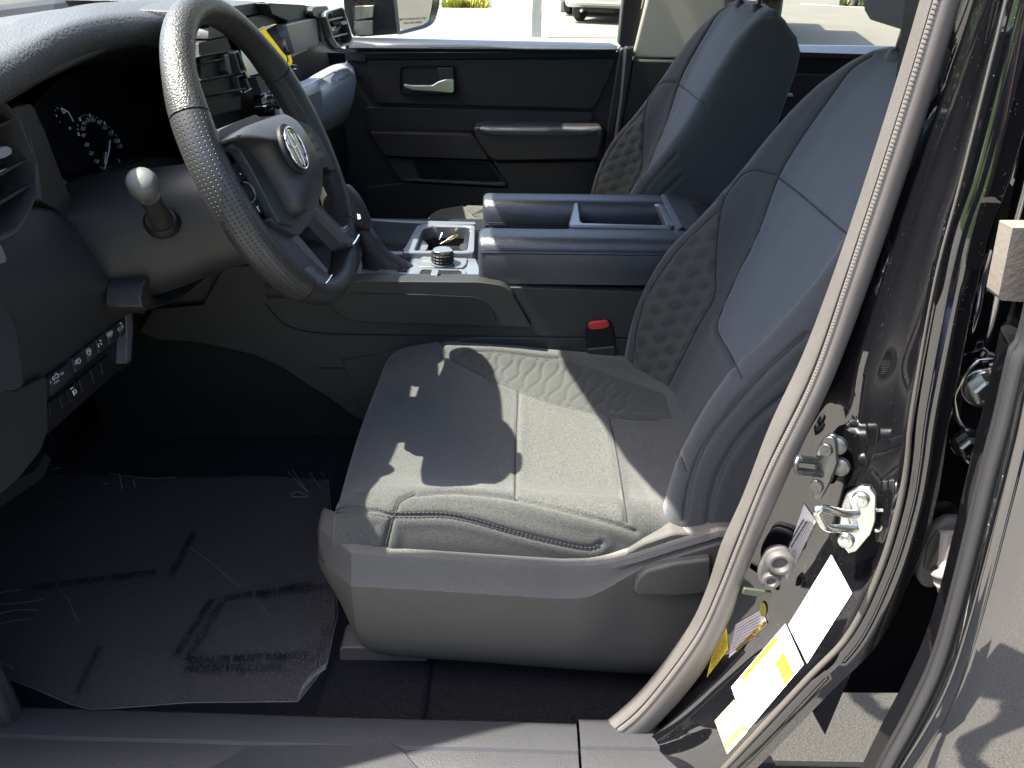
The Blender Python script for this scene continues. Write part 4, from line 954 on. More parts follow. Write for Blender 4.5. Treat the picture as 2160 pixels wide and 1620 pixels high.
# armrest lids: two padded halves with an open bin between
ZP = 1.17
def lid(name, x0, x1, y0, y1, z1, z0, seam):
    def sec(x, k):
        yc, hw = (y0+y1)/2, (y1-y0)/2
        q = [(-hw*k, z0), (-hw*k, z0+.02), (-(hw+.003)*k, (z0+z1)/2-.012), (-(hw+.003)*k, z1-.030), (-hw*k, z1-.014), (-(hw-.008)*k, z1-.003), (-(hw-.020)*k, z1), (0, z1+.002), ((hw-.020)*k, z1), ((hw-.008)*k, z1-.003), (hw*k, z1-.014), (hw*k, z0)]
        zm = (z0+z1)/2
        return [(x, yc+a, zm+(b-zm)*(.5+.5*k)) for a, b in q]
    xs_ = [(x0, .80), (x0+.003, .93), (x0+.010, 1), (x1-.01, 1), (x1-.003, .95), (x1, .85)]
    o = loft(name, [sec(x, k) for x, k in xs_], vinyl, CN, True, True, 75)
    for zz_ in (seam, seam-.006):
        tube('lid_seam', [(x0+.004, y0-.0030, zz_), (x1-.004, y0-.0030, zz_)], .0009, black_print, o, 6, kind='stuff')
    bars('lid_stitch', [((x, y0-.0042, seam+.004), (x+.004, y0-.0042, seam+.0045)) for x in np.arange(x0+.012, x1-.012, .0065)], .0009, thread, o, 5, kind='stuff')
    return o
pn = Z([(1008, 505), (1430, 505)], ZP); pf = Z([(1008, 475), (1430, 478)], ZP)
qn = Z([(1018, 424), (1395, 428)], ZP); qf = Z([(1020, 402), (1390, 408)], ZP)
x0, x1 = pn[0][0], .33
y0n, y1n = pn[0][1]-.0, pf[0][1]
y0f, y1f = qn[0][1], qf[0][1]
zb = Y([(1030, 598)], y0n)[0][2]
lid('armrest_lid', x0, x1, y0n, y1n, ZP, zb, Y([(1100, 528)], y0n)[0][2])
lid('armrest_lid', qn[0][0]+.0, x1, y0f, y1f, ZP, zb, ZP-.05)
# bin between the lids
box('bin_floor', (x0+.02, y1n-.01, ZP-.16), (x1, y0f+.01, ZP-.15), plastic_dk, CN, .002)
box('bin_wall', (x0+.01, y1n-.005, zb), (x0+.02, y0f+.005, ZP-.055), plastic_dk, CN, .002)
f0 = dz([(1203, 474), (1216, 424), (1412, 431), (1440, 479)], ZP-.006)
ring('bin_tray_rim', dz(rc([(1199, 475), (1212, 421), (1398, 428), (1424, 479)], 5), ZP-.004), dz(rc([(1226, 470), (1220, 426), (1386, 430), (1404, 474)], 5), ZP-.004), (0, 0, -.045), trim_b, CN, .003)
ti = dz(rc([(1226, 470), (1220, 426), (1386, 430), (1404, 474)], 5), ZP-.006); c = sum(ti)/len(ti)
loft('bin_tray_wall', [ti+[ti[0]], [c+(p-c)*.92+V3(0, 0, -.06) for p in ti+[ti[0]]]], plastic_dk, CN)
slab('bin_tray_floor', [c+(p-c)*.93+V3(0, 0, -.058) for p in ti], (0, 0, -.003), tw, CN, 0)
slab('bin_tray_grip', dz(rc([(1388, 428), (1394, 428), (1416, 474), (1406, 474)], 2), ZP+.001), (0, 0, -.012), trim_b, CN, .002)
# hinge cap and rear deck
slab('hinge_cap', dz(rc([(1394, 409), (1402, 409), (1440, 478), (1430, 482)], 2), ZP+.006), (0, 0, -.03), trim_b, CN, .004, 3)
slab('rear_deck', dz(rc([(1403, 408), (1460, 412), (1490, 440), (1520, 485), (1442, 482)], 4), ZP+.002), (0, 0, -.05), plastic, CN, .004)
slab('rear_deck_hole_dark', dz(rc([(1458, 432), (1500, 430), (1530, 470), (1475, 455)], 3), ZP+.0035), (0, 0, -.004), plastic_dk, CN, 0)  # black plate on the deck, standing in for a hole's darkness
box('console_core', (-.12, YC+.03, FZ), (.75, -YC-.0, zb-.004), plastic_dk, CN, .004)
box('console_core', (-.90, YC+.035, FZ), (-.10, -YC, ZT-.055), plastic_dk, CN, .004)
slab('console_back', [(.60, YC, zb), (.60, -YC, zb), (.60, -YC, ZP-.02), (.60, YC, ZP-.02)], (-.26, 0, 0), plastic, CN, .01)

# seat belt buckle
BK = thing('belt_buckle', 'black seat belt buckle with red release button beside the driver seat', 'seat belt buckle', Y([(1270, 720)], -.15)[0])
yb = -.175
bo = rc([(1233, 700), (1238, 678), (1254, 674), (1284, 674), (1292, 684), (1296, 697), (1302, 770), (1246, 780)], 5)
slab('buckle_body', Y(bo, yb), (0, .024, 0), plastic_dk, BK, .004, 3)
slab('buckle_sleeve', Y(rc([(1238, 736), (1298, 730), (1306, 790), (1246, 796)], 4), yb-.002), (0, .028, 0), plastic, BK, .003)
slab('release_button', Y(rc([(1240, 688), (1244, 681), (1256, 678), (1280, 676), (1286, 684), (1284, 690), (1270, 695), (1245, 696)], 3), yb-.003), (0, .014, 0), red, BK, .002)
tube('buckle_wire', spline(Y([(1296, 716), (1310, 714), (1322, 706), (1340, 700)], yb+.02), 5), .0012, chrome, BK, 6)
# ================================================================== steering wheel
WC = np.array([-.346, -.42, 1.377]); RK = .363; WR = .199
wn_ = V3(cos(RK), 0, sin(RK)); wu = V3(-sin(RK), 0, cos(RK)); wr = V3(0, 1, 0)
def W(pts, off): return PP(pts, WC+wn_*off, wn_)
def wl(a, b, n): return WC+wr*a+wu*b+wn_*n
WH = thing('steering_wheel', 'black leather steering wheel with round emblem and ridged spokes', 'steering wheel', WC)
rimu = mat('upper rim leather', (.030, .030, .028), .40, bump=[('grain', 420, .6, .0012)])
def rim_rows(a0, a1, n, rad, ins=0):
    rows = []
    for a in np.linspace(a0, a1, n):
        d = sin(a)*wr+cos(a)*wu; c = WC+d*WR
        t = abs(((a+pi) % (2*pi))-pi)
        g_ = np.clip((min(t, 2.6)-.75)/.4, 0, 1)*np.clip((2.62-t)/.35, 0, 1); rr = rad*(1+.17*g_*g_*(3-2*g_))
        rows.append([c+rr*(1.0*cos(q)*d+1.12*sin(q)*wn_)*1.0 for q in np.linspace(0, 2*pi, 21)[:-1]])
    return rows
RR = .0182
# angles are measured from the top, clockwise for the driver (+y side)
A = [(-62, 62, 'rim_top', rimu, RR), (62, 138, 'rim_grip', None, RR*1.0), (138, 222, 'rim_bottom', leather, RR*.99), (-138, -62, 'rim_grip', None, RR*1.0)]
perf = bpy.data.materials.new('perforated rim leather'); perf.use_nodes = True
nt = perf.node_tree; N, L = nt.nodes, nt.links; bb = N['Principled BSDF']; bb.inputs['Roughness'].default_value = .42
uvn = N.new('ShaderNodeUVMap'); uvn.uv_map = 'uv'
mpn = N.new('ShaderNodeMapping'); mpn.inputs['Scale'].default_value = (1, 1, 1); L.new(uvn.outputs[0], mpn.inputs[0])
fr1 = N.new('ShaderNodeVectorMath'); fr1.operation = 'FRACTION'; L.new(mpn.outputs[0], fr1.inputs[0])
sb = N.new('ShaderNodeVectorMath'); sb.operation = 'SUBTRACT'; sb.inputs[1].default_value = (.5, .5, 0); L.new(fr1.outputs[0], sb.inputs[0])
ln = N.new('ShaderNodeVectorMath'); ln.operation = 'LENGTH'; L.new(sb.outputs[0], ln.inputs[0])
mr = N.new('ShaderNodeMapRange'); mr.inputs[1].default_value = .12; mr.inputs[2].default_value = .22; mr.inputs[3].default_value = 0; mr.inputs[4].default_value = 1; L.new(ln.outputs['Value'], mr.inputs[0])
mxp = N.new('ShaderNodeMix'); mxp.data_type = 'RGBA'; mxp.inputs['A'].default_value = (.006, .006, .006, 1); mxp.inputs['B'].default_value = (.034, .033, .032, 1); L.new(mr.outputs[0], mxp.inputs['Factor']); L.new(mxp.outputs['Result'], bb.inputs['Base Color'])
bp = N.new('ShaderNodeBump'); bp.inputs['Strength'].default_value = .8; bp.inputs['Distance'].default_value = .0015; L.new(mr.outputs[0], bp.inputs['Height']); L.new(bp.outputs[0], bb.inputs['Normal'])
for a0, a1, nm, m, rad in A:
    n = int(abs(a1-a0)/1.6)+2
    rows = rim_rows(radians(a0+.35), radians(a1-.35), n, rad)
    me = grid_mesh(nm, rows, False, True, True)
    if m is None:
        uvl = me.uv_layers.new(name='uv'); b = 20
        for p in me.polygons:
            for li in p.loop_indices:
                vi = me.loops[li].vertex_index; i, j = divmod(vi, b)
                if p.loop_total == 4:
                    js = [me.loops[k].vertex_index % b for k in p.loop_indices]
                    jj = j+b if (max(js)-min(js) > b/2 and j < b/2) else j
                    s = i*radians(1.6)*WR/.0050
                    uvl.data[li].uv = (s+(.5*(int(0))), jj/b*24)
    link(nm, fix_normals(me), m or perf, WH, smooth=60)
core = rim_rows(0, 2*pi, 100, RR*.93)
link('rim_core', fix_normals(grid_mesh('rim_core', core[:-1], True, True)), black_print, WH, smooth=180)
# airbag hub
pad = mat('airbag cover', (.028, .029, .033), .45, bump=[('grain', 800, .35, .0007)])
front = rc([(493, 291), (530, 262), (590, 239), (603, 238), (624, 262), (648, 305), (671, 350), (678, 372), (677, 420), (664, 440), (640, 452), (622, 430), (596, 378), (570, 335), (548, 305), (520, 289)], 9, 4)
F0 = np.array(W(resample(front, 64, True), .045)); cF = F0.mean(0)
rows = [cF+(F0-cF)*k_+wn_*h_ for k_, h_ in ((.02, .0285), (.2, .0280), (.4, .0255), (.6, .0205), (.78, .0135), (.9, .0065), (.97, .001), (1.0, -.005), (1.01, -.014), (1.0, -.026), (.96, -.04), (.90, -.055))]
loft('airbag_cover', rows, pad, WH, True, True, 80)
tube('cover_seam', spline([cF+(p-cF)*.985+wn_*.0005 for p in W([(497, 287), (522, 285), (546, 300), (572, 332), (600, 378), (630, 432)], .045)], 6), .0013, black_print, WH, 6)
bars('cover_stitching', [(W([(646+i*4.0, 444-i*3.9)], .0475)[0], W([(647.6+i*4.0, 442.6-i*3.9)], .0475)[0]) for i in range(8)], .0008, thread, WH, 5, kind='stuff')
# side skirt of the hub facing the door, and lower nose
sk = rc([(489, 292), (520, 285), (548, 303), (575, 338), (600, 380), (626, 432), (640, 455), (618, 476), (590, 470), (566, 425), (530, 355), (508, 318), (490, 308)], 8)
slab('hub_side', W(sk, .030), -wn_*.014, pad, WH, .010, 4)
slab('hub_nose', W(rc([(566, 462), (586, 445), (630, 440), (676, 424), (668, 446), (650, 474), (630, 498), (612, 490), (590, 478)], 6), .026), -wn_*.04, pad, WH, .010, 4)
slab('hub_back', W(rc([(510, 300), (520, 262), (545, 242), (600, 238), (640, 270), (672, 350), (672, 430), (640, 466), (600, 466), (560, 400), (524, 345)], 12), .010), -wn_*.078, plastic_warm, WH, .012, 3)  # made deep to block the sun between hub and shroud
# upper left spoke top face, sunlight put into its paler plastic
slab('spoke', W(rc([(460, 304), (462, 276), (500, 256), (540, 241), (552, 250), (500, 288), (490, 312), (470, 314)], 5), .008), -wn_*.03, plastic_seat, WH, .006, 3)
slab('spoke', W(rc([(640, 262), (670, 290), (700, 330), (710, 360), (694, 360), (672, 330), (650, 290)], 5), .020), -wn_*.03, plastic_dk, WH, .006)
# left and right button pods
slab('button_pod', W(rc([(468, 318), (486, 311), (506, 318), (530, 352), (566, 424), (584, 440), (574, 452), (556, 464), (540, 450), (510, 400), (484, 350)], 6), .012), -wn_*.03, plastic_dk, WH, .005, 3)
bt = [[(490, 345), (500, 340), (516, 344), (528, 372), (508, 386)], [(511, 388), (530, 374), (542, 392), (550, 408), (536, 416), (528, 428)], [(530, 430), (540, 418), (552, 412), (566, 428), (570, 442), (556, 452), (546, 450)]]
for q in bt:
    c = np.mean(q, 0); slab('wheel_button', W(rc([c+(np.array(p)-c)*.93 for p in q], 3), .019), -wn_*.01, plastic_dk, WH, .003, 3)
tube('button_ring', spline(W([(514, 384), (526, 388), (536, 404), (538, 418), (530, 428)], .0202), 5), .0012, satin, WH, 6)
lathe('button_mark', W([(507, 367)], .0195)[0], wn_, [(.0012, 0), (.001, .0005), (0, .0005)], white_print, WH, 8)
bars('button_mark', [(W([(541, 436)], .0194)[0], W([(548, 446)], .0194)[0]), (W([(543, 440)], .0194)[0], W([(544, 435)], .0194)[0])], .0006, white_print, WH, 5)
slab('button_pod', W(rc([(626, 254), (650, 262), (676, 290), (692, 320), (694, 350), (680, 356), (666, 330), (640, 280)], 5), .030), -wn_*.03, plastic_dk, WH, .005, 3)
for q in ([(644, 288), (658, 280), (662, 292), (650, 300)], [(652, 304), (668, 298), (674, 312), (658, 318)], [(662, 322), (676, 318), (686, 326), (672, 338)]):
    slab('wheel_button', W(rc(q, 2), .036), -wn_*.01, plastic, WH, .002)
# lower spokes: silver edged blades with dark inner panels
spm = mat('dark satin spoke trim', (.085, .09, .10), .34, metal=.2)
slab('spoke', W(rc([(560, 470), (600, 478), (618, 496), (650, 530), (690, 575), (704, 588), (696, 606), (680, 612), (640, 590), (600, 545), (570, 500)], 5), .015), -wn_*.028, spm, WH, .005, 3)
slab('spoke_edge', W(rc([(614, 492), (622, 488), (660, 532), (692, 570), (688, 576), (652, 540)], 2), .018), -wn_*.010, satin, WH, .002)
slab('spoke_paddle', W(rc([(656, 581), (664, 574), (690, 588), (684, 602), (676, 596)], 3), .020), -wn_*.010, satin, WH, .002)
tube('spoke_glint', spline(W([(700, 580), (692, 592), (684, 600), (676, 598), (664, 590)], .0205), 5), .0012, chrome, WH, 6)
slab('spoke_tab', W(rc([(646, 568), (654, 562), (666, 566), (664, 574), (654, 579)], 3), .022), -wn_*.008, satin, WH, .003)
slab('spoke', W(rc([(664, 440), (672, 430), (700, 458), (748, 502), (758, 500), (757, 510), (744, 520), (732, 516), (700, 480)], 4), .024), -wn_*.028, spm, WH, .005, 3)
slab('spoke_edge', W(rc([(664, 443), (669, 436), (702, 466), (738, 500), (746, 506), (740, 514), (730, 510), (700, 478)], 2), .027), -wn_*.010, satin, WH, .002)
tube('spoke_glint', W([(757, 496), (750, 508), (744, 516)], .0285), .0016, chrome, WH, 6)
slab('spoke_tab', W(rc([(724, 483), (732, 474), (738, 478), (736, 486), (728, 491)], 3), .030), -wn_*.008, satin, WH, .003)
tube('rim_seam', rim_rows(radians(148), radians(148), 1, RR*1.02)[0], .0009, satin, WH, 6)
# emblem: three crossing ovals in a dark round recess
EC = W([(621, 314)], .0735)[0]
def ov(cx, cy, rx, ry, n=36): return [EC+wr*(cx+rx*cos(2*pi*i/n))+wu*(cy+ry*sin(2*pi*i/n)) for i in range(n+1)]
def disc(nm, rx, ry, off, m):
    P = [p+wn_*off for p in ov(0, 0, rx, ry)[:-1]]
    return slab(nm, P, -wn_*.006, m, WH, .001)
disc('emblem_recess', .0315, .0315*1.02, .0005, plastic_dk)
disc('emblem_disc', .0268, .0260, .002, gloss)
EM = bpy.data.objects['emblem_disc']
def oval_tube(cx, cy, rx, ry, r, off=.003): tube('emblem_oval', [p+wn_*off for p in ov(cx, cy, rx, ry)], r, chrome, EM, 8)
oval_tube(0, 0, .0272, .0262, .0013); oval_tube(0, .0120, .0175, .0105, .0011, .0022); oval_tube(0, .0005, .0075, .0240, .0010, .0022)
# plate behind the wheel (right paddle stalk, dark)
WS = thing('wiper_stalk', 'grey wiper stalk behind the right of the steering wheel', 'stalk', W([(745, 440)], -.05)[0])
slab('stalk_knob', W(rc([(734, 414), (744, 412), (756, 424), (759, 440), (752, 448), (738, 444)], 5), -.045), -wn_*.02, mat('blue grey knob', (.16, .17, .185), .4), WS, .006, 3)
tube('stalk_arm', [W([(742, 436)], -.05)[0], W([(690, 420)], -.07)[0], W([(640, 380)], -.09)[0]], .009, plastic_dk, WS, 10)
slab('stalk_switch', W(rc([(752, 453), (762, 450), (765, 460), (756, 466)], 3), -.04), -wn_*.015, satin, WS, .003)
# ================================================================== front seats
SEAT_C = np.array([0.0, -.41, FZ])
def hermite(tab, x):
    xs_, ys_ = np.array([a for a, _ in tab]), np.array([b for _, b in tab])
    i = np.clip(np.searchsorted(xs_, x)-1, 0, len(xs_)-2); h = xs_[i+1]-xs_[i]; t = np.clip((x-xs_[i])/h, 0, 1)
    m = np.gradient(ys_, xs_)
    return (2*t**3-3*t**2+1)*ys_[i]+(t**3-2*t**2+t)*h*m[i]+(-2*t**3+3*t**2)*ys_[i+1]+(t**3-t**2)*h*m[i+1]

def cushion_rows(nx=230, ny=260):
    front = spline([(-.235, .845), (-.262, .862), (-.274, .885), (-.270, .910), (-.252, .930), (-.215, .941), (-.150, .942), (-.05, .936), (.06, .928), (.18, .922), (.33, .920)], 10)
    front = resample([(a, b, 0) for a, b in front], nx)
    half = [(0, -.004), (.09, -.003), (.16, .0015), (.195, .010), (.222, .020), (.246, .017), (.262, .004), (.270, -.018), (.274, -.045), (.272, -.072), (.255, -.080)]
    full = [(-a, b, 0) for a, b in half[::-1]]+[(a, b, 0) for a, b in half[1:]]
    cs = resample(spline(full, 8), ny)
    rows = []
    for x, z, _ in front:
        ramp = np.interp(x, [-.28, -.20, -.12, 0, .15, .3], [.35, .7, 1.15, 1.25, 1.0, .7])
        nar = np.interp(x, [-.28, -.25, -.18, 0.1, .33], [.955, .985, 1.0, 1.0, .97])
        r = []
        for dy, dz_, _ in cs:
            k = dz_*ramp if dz_ > 0 else dz_*np.interp(x, [-.28, -.25, -.2], [.35, .7, 1.0])
            r.append((x+.012*(dy/.27)**2*min(1, max(0, (-.05-x)/.15)), SEAT_C[1]+dy*nar, z+k))
        rows.append(r)
    return np.array(rows)

BXC = [(.78, .25), (.866, .278), (.93, .300), (1.05, .342), (1.14, .371), (1.29, .425), (1.405, .470), (1.462, .497), (1.498, .522), (1.512, .538), (1.517, .550)]
BB = [(.78, .05), (.86, .068), (.92, .082), (.98, .096), (1.06, .103), (1.13, .095), (1.20, .070), (1.27, .050), (1.36, .036), (1.46, .020), (1.525, .004)]
BHW = [(.78, .255), (.90, .270), (1.10, .275), (1.20, .268), (1.30, .252), (1.38, .230), (1.43, .213), (1.475, .190), (1.505, .165), (1.518, .140), (1.525, .105)]
def backrest_rows(nz=240, nt=300):
    half = [(0, 0), (.30, .0), (.50, -.06), (.62, -.32), (.72, -.72), (.82, -1.0), (.91, -.98), (.97, -.72), (1.0, -.15), (1.0, .5), (.96, 1.0), (.80, 1.12), (0, 1.15)]
    full = [(-a, b, 0) for a, b in half[::-1]][:-1]+[(a, b, 0) for a, b in half]
    cs = resample(spline(full, 8), nt)
    zs = np.concatenate([np.linspace(.79, 1.40, int(nz*.72)), 1.40+.117*np.sin(np.linspace(0, pi/2, nz-int(nz*.72)+1)[1:])])
    rows = []
    for z in zs:
        xc, b, hw = hermite(BXC, np.array([z]))[0], hermite(BB, np.array([z]))[0], hermite(BHW, np.array([z]))[0]
        th = np.interp(z, [.79, 1.2, 1.4, 1.44, 1.47, 1.498, 1.512, 1.517], [.15, .14, .12, .11, .086, .046, .020, .008])
        r = []
        for t, k, _ in cs:
            dx = k*b if k < 0 else k*th
            r.append((xc+dx, SEAT_C[1]+t*hw, z-.35*dx*(.6 if k < 0 else .1)-(.012*(t*hw/.2)**2 if z > 1.40 else 0)*np.interp(z, [1.4, 1.52], [0, 1])))
        rows.append(r)
    return np.array(rows)

def bvh_of(R, closed_v=False):
    a, b, _ = R.shape
    f = [(i*b+j, i*b+(j+1) % b, (i+1)*b+(j+1) % b, (i+1)*b+j) for i in range(a-1) for j in range(b if closed_v else b-1)]
    return BVHTree.FromPolygons([tuple(v) for v in R.reshape(-1, 3)], f)
def on(bvh, pts, n=10, closed=False):
    """lay a drawn line on a surface"""
    out = []
    for u, v in spline([(a, b, 0) for a, b in pts], n)if False else [(p[0], p[1]) for p in spline([np.array([a, b]) for a, b in pts], n, closed)]:
        d = Vector(ray(u, v)).normalized(); h = bvh.ray_cast(Vector(CAM_C), d)
        if h[0] is not None: out.append(np.array(h[0]))
    return out
def mirror_y(line): return [V3(p[0], 2*SEAT_C[1]-p[1], p[2]) for p in line]
def vnormals(R, closed_v=False):
    du = np.gradient(R, axis=0)
    if closed_v: dv = (np.roll(R, -1, axis=1)-np.roll(R, 1, axis=1))/2
    else: dv = np.gradient(R, axis=1)
    n = np.cross(dv, du); return n/(np.linalg.norm(n, axis=2)[:, :, None]+1e-12)
def carve(R, lines, nrm, depth=.0030, w=.0026, puff=.0012):
    V = R.reshape(-1, 3).copy(); Nn = nrm.reshape(-1, 3)
    P = []
    for l in lines:
        if len(l) > 1:
            L_ = np.linalg.norm(np.diff(np.array(l), axis=0), axis=1).sum()
            P.append(resample(l, max(4, int(L_/.0015))))
    P = np.vstack(P); kd = KDTree(len(P))
    for i, p in enumerate(P): kd.insert(p, i)
    kd.balance()
    d = np.array([kd.find(v)[2] for v in V])
    V = V+Nn*(-depth*np.exp(-(d/w)**2)+puff*np.exp(-((d-.011)/.008)**2))[:, None]
    return V.reshape(R.shape)
def inpoly(px, py, poly):
    r = np.zeros(px.shape, bool); n = len(poly)
    for i in range(n):
        x1, y1 = poly[i]; x2, y2 = poly[(i+1) % n]
        c = ((y1 > py) != (y2 > py)) & (px < (x2-x1)*(py-y1)/(y2-y1+1e-12)+x1); r ^= c
    return r
def split_parts(name_mats, R, cls, closed_v, parent, nrm, pad=None):
    """one surface cut into its cloth pieces along the seams"""
    a, b, _ = R.shape
    V = R.reshape(-1, 3); bb = b if closed_v else b-1
    vn = vnormals(R, closed_v); vn = np.where(((vn*nrm).sum(2) < 0)[:, :, None], -vn, vn).reshape(-1, 3)
    out = []
    for k, (nm, m) in enumerate(name_mats):
        idx = np.argwhere(cls == k)
        if not len(idx): continue
        faces = [(i*b+j, i*b+(j+1) % b, (i+1)*b+(j+1) % b, (i+1)*b+j) for i, j in idx]
        t_ = mesh('tmp', [V[q] for q in faces[0]], [(0, 1, 2, 3)]); tn = np.array(t_.polygons[0].normal); bpy.data.meshes.remove(t_)
        if tn @ nrm.reshape(-1, 3)[faces[0][0]] < 0: faces = [f[::-1] for f in faces]
        used = np.unique(np.array(faces)); mp = -np.ones(len(V), int); mp[used] = np.arange(len(used))
        me = mesh(nm, V[used], [tuple(int(mp[q]) for q in f) for f in faces])
        me.polygons.foreach_set('use_smooth', [True]*len(me.polygons))
        if pad is not None and 'embossed' in nm: me.attributes.new('pad', 'FLOAT', 'POINT').data.foreach_set('value', pad.reshape(-1)[used].astype(np.float32))
        o = link(nm, me, m, parent, smooth=180)
        try: me.normals_split_custom_set_from_vertices([tuple(x) for x in vn[used]])
        except Exception: pass
        out.append(o)
    return out

def make_seat():
    S = thing('driver_seat', 'charcoal cloth driver seat with grey centre panels, partly in sunlight', 'car seat', SEAT_C, 'front seats')
    # ---- cushion
    R = cushion_rows(); bv = bvh_of(R); nr = vnormals(R)
    if nr[100, 130, 2] < 0: nr = -nr
    far_top = on(bv, [(957, 763), (975, 752), (998, 744), (1044, 743), (1118, 752), (1165, 757), (1178, 756)])
    far_in = on(bv, [(957, 763), (990, 778), (1037, 802), (1093, 824), (1156, 848), (1237, 868), (1285, 880), (1340, 884), (1390, 886)])
    far_front = on(bv, [(929, 716), (936, 735), (946, 752), (957, 763)])
    t1 = on(bv, [(1093, 824), (1089, 900), (1086, 1000), (1085, 1052)])
    t2 = on(bv, [(1285, 880), (1300, 950), (1316, 1050), (1322, 1100)])
    near_out = on(bv, [(690, 1096), (700, 1086), (725, 1076), (787, 1079), (833, 1087), (933, 1087), (996, 1098), (1100, 1127), (1233, 1156), (1267, 1146)])
    near_front = on(bv, [(875, 1040), (850, 1052), (840, 1062), (833, 1083), (827, 1094), (817, 1133), (812, 1152)])
    near_in = on(bv, [(872, 1046), (960, 1040), (1083, 1053), (1200, 1080), (1300, 1108), (1340, 1122)])
    lines = [far_top, far_in, far_front, t1, t2, near_out, near_front, near_in]
    Rc = carve(R, lines, nr, .0042, .0028, .0016)
    # wavy quilting between the two far seams (and mirrored on the near side)
    wav = []
    topc = resample(on(bv, [(985, 751), (1044, 746), (1118, 755), (1180, 760), (1260, 790), (1330, 830)]), 16)
    botc = resample(on(bv, [(975, 773), (1037, 802), (1093, 824), (1156, 848), (1237, 868), (1300, 880)]), 16)
    for i in range(16):
        a, b = topc[i], botc[i]; t = (topc[min(i+1, 15)]-topc[max(i-1, 0)]); t = t/np.linalg.norm(t)
        l = []
        for s in np.linspace(.03, .97, 26):
            p = a*(1-s)+b*s+t*.0042*sin(s*pi*3.0+(i % 2)*pi)
            h = bv.ray_cast(Vector(p)+Vector((0, 0, .06)), Vector((0, 0, -1)))
            if h[0] is not None: l.append(np.array(h[0]))
        wav.append(l)
    Rc = carve(Rc, wav+[mirror_y(l) for l in wav[4:12]] if False else wav, nr, .0028, .0018, .0008)
    a, b, _ = Rc.shape
    C = (Rc[:-1, :-1]+Rc[1:, 1:])/2
    q = C-CAM_C; dd = q @ CF; pu, pv = 1080+CAM_F*(q @ CR)/dd, 810-CAM_F*(q @ CU)/dd
    cls = np.zeros(C.shape[:2], int)
    cls[inpoly(pu, pv, [(1093, 824), (1156, 848), (1237, 868), (1285, 880), (1300, 950), (1316, 1050), (1322, 1113), (1200, 1080), (1083, 1053), (1089, 900)])] = 1
    cls[inpoly(pu, pv, [(957, 763), (975, 752), (998, 744), (1044, 743), (1118, 752), (1178, 757), (1240, 775), (1400, 830), (1420, 884), (1285, 880), (1237, 868), (1156, 848), (1093, 824), (1037, 802), (990, 778)])] = 2
    split_parts([('cushion', fab_cush), ('cushion_centre_panel', fab_grey), ('quilted_bolster', fab_emb)], Rc, cls, False, S, nr)
    # dark tubes for the shade in the seam grooves, and stitches
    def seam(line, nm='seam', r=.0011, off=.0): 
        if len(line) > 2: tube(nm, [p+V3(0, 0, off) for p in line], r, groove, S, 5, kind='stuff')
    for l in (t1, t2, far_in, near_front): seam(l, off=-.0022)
    def stitches(line, side, step=.0062, ln=.0040, r=.0011):
        if len(line) < 3: return
        P = resample(line, 400); L_ = np.concatenate([[0], np.cumsum(np.linalg.norm(np.diff(P, axis=0), axis=1))]); sg = []
        for s in np.arange(0, L_[-1]-ln, step):
            p, q_ = [np.array([np.interp(x_, L_, P[:, k]) for k in range(3)]) for x_ in (s, s+ln)]
            t = (q_-p)/np.linalg.norm(q_-p); sd = np.cross(t, V3(0, 0, 1)); sd /= np.linalg.norm(sd)+1e-9
            o2 = sd*side
            hs = []
            for w_ in (p+o2, q_+o2):
                h = bv.find_nearest(Vector(w_)); hs.append(np.array(h[0])+np.array([0, 0, .0004]))
            sg.append(tuple(hs))
        bars('stitching', sg, r, thread, S, 4, kind='stuff')
    for l in (near_out, far_top):
        stitches(l, .0055); stitches(l, -.0055)
    # ---- backrest
    R = backrest_rows(); bv2 = bvh_of(R, True); nr = vnormals(R, True)
    c0 = R.mean(axis=1)[120]; 
    if (R[120, 150]-c0) @ nr[120, 150] < 0: nr = -nr
    cen = on(bv2, [(1838, 118), (1793, 148), (1749, 207), (1686, 296), (1641, 374), (1597, 493), (1545, 600), (1513, 684), (1522, 716), (1540, 747), (1564, 796)])
    hexin = on(bv2, [(1526, 409), (1514, 482), (1508, 564), (1506, 625), (1473, 686), (1429, 773), (1407, 818), (1395, 840), (1393, 862), (1418, 907), (1447, 996)])
    trans = on(bv2, [(1641, 374), (1690, 412), (1740, 455), (1786, 493), (1830, 530)])
    shoulder = on(bv2, [(1527, 418), (1545, 393), (1567, 367), (1597, 359), (1641, 370)])
    hexout = on(bv2, [(1526, 409), (1520, 437), (1465, 490), (1424, 533), (1384, 590), (1359, 635), (1343, 690), (1340, 713), (1333, 773), (1340, 807), (1351, 833), (1382, 869)])
    nb1 = on(bv2, [(1701, 704), (1619, 778), (1545, 859), (1482, 944), (1453, 1026), (1443, 1096)])
    nb2 = on(bv2, [(1720, 780), (1649, 837), (1582, 896), (1530, 970), (1501, 1044), (1490, 1130)])
    lines = [cen, hexin, trans, shoulder, hexout, nb1, nb2]
    lines = [l for l in lines if len(l) > 2]
    Rc = carve(R, lines, nr, .0030, .0026, .0012)
    # cobbled embossing on the far bolster: shallow hexagon pads
    C = Rc; q = C-CAM_C; dd = q @ CF; pu, pv = 1080+CAM_F*(q @ CR)/dd, 810-CAM_F*(q @ CU)/dd
    hexpoly = [(1526, 409), (1514, 482), (1508, 564), (1506, 625), (1473, 686), (1429, 773), (1407, 818), (1393, 862), (1382, 869), (1351, 833), (1340, 807), (1333, 773), (1340, 713), (1343, 690), (1359, 635), (1384, 590), (1424, 533), (1465, 490), (1520, 437)]
    msk = inpoly(pu, pv, hexpoly) & (C[:, :, 1] > SEAT_C[1])
    seg_ = np.linalg.norm(np.diff(C, axis=1), axis=2); arc = np.concatenate([np.zeros((len(C), 1)), np.cumsum(seg_, axis=1)], 1)
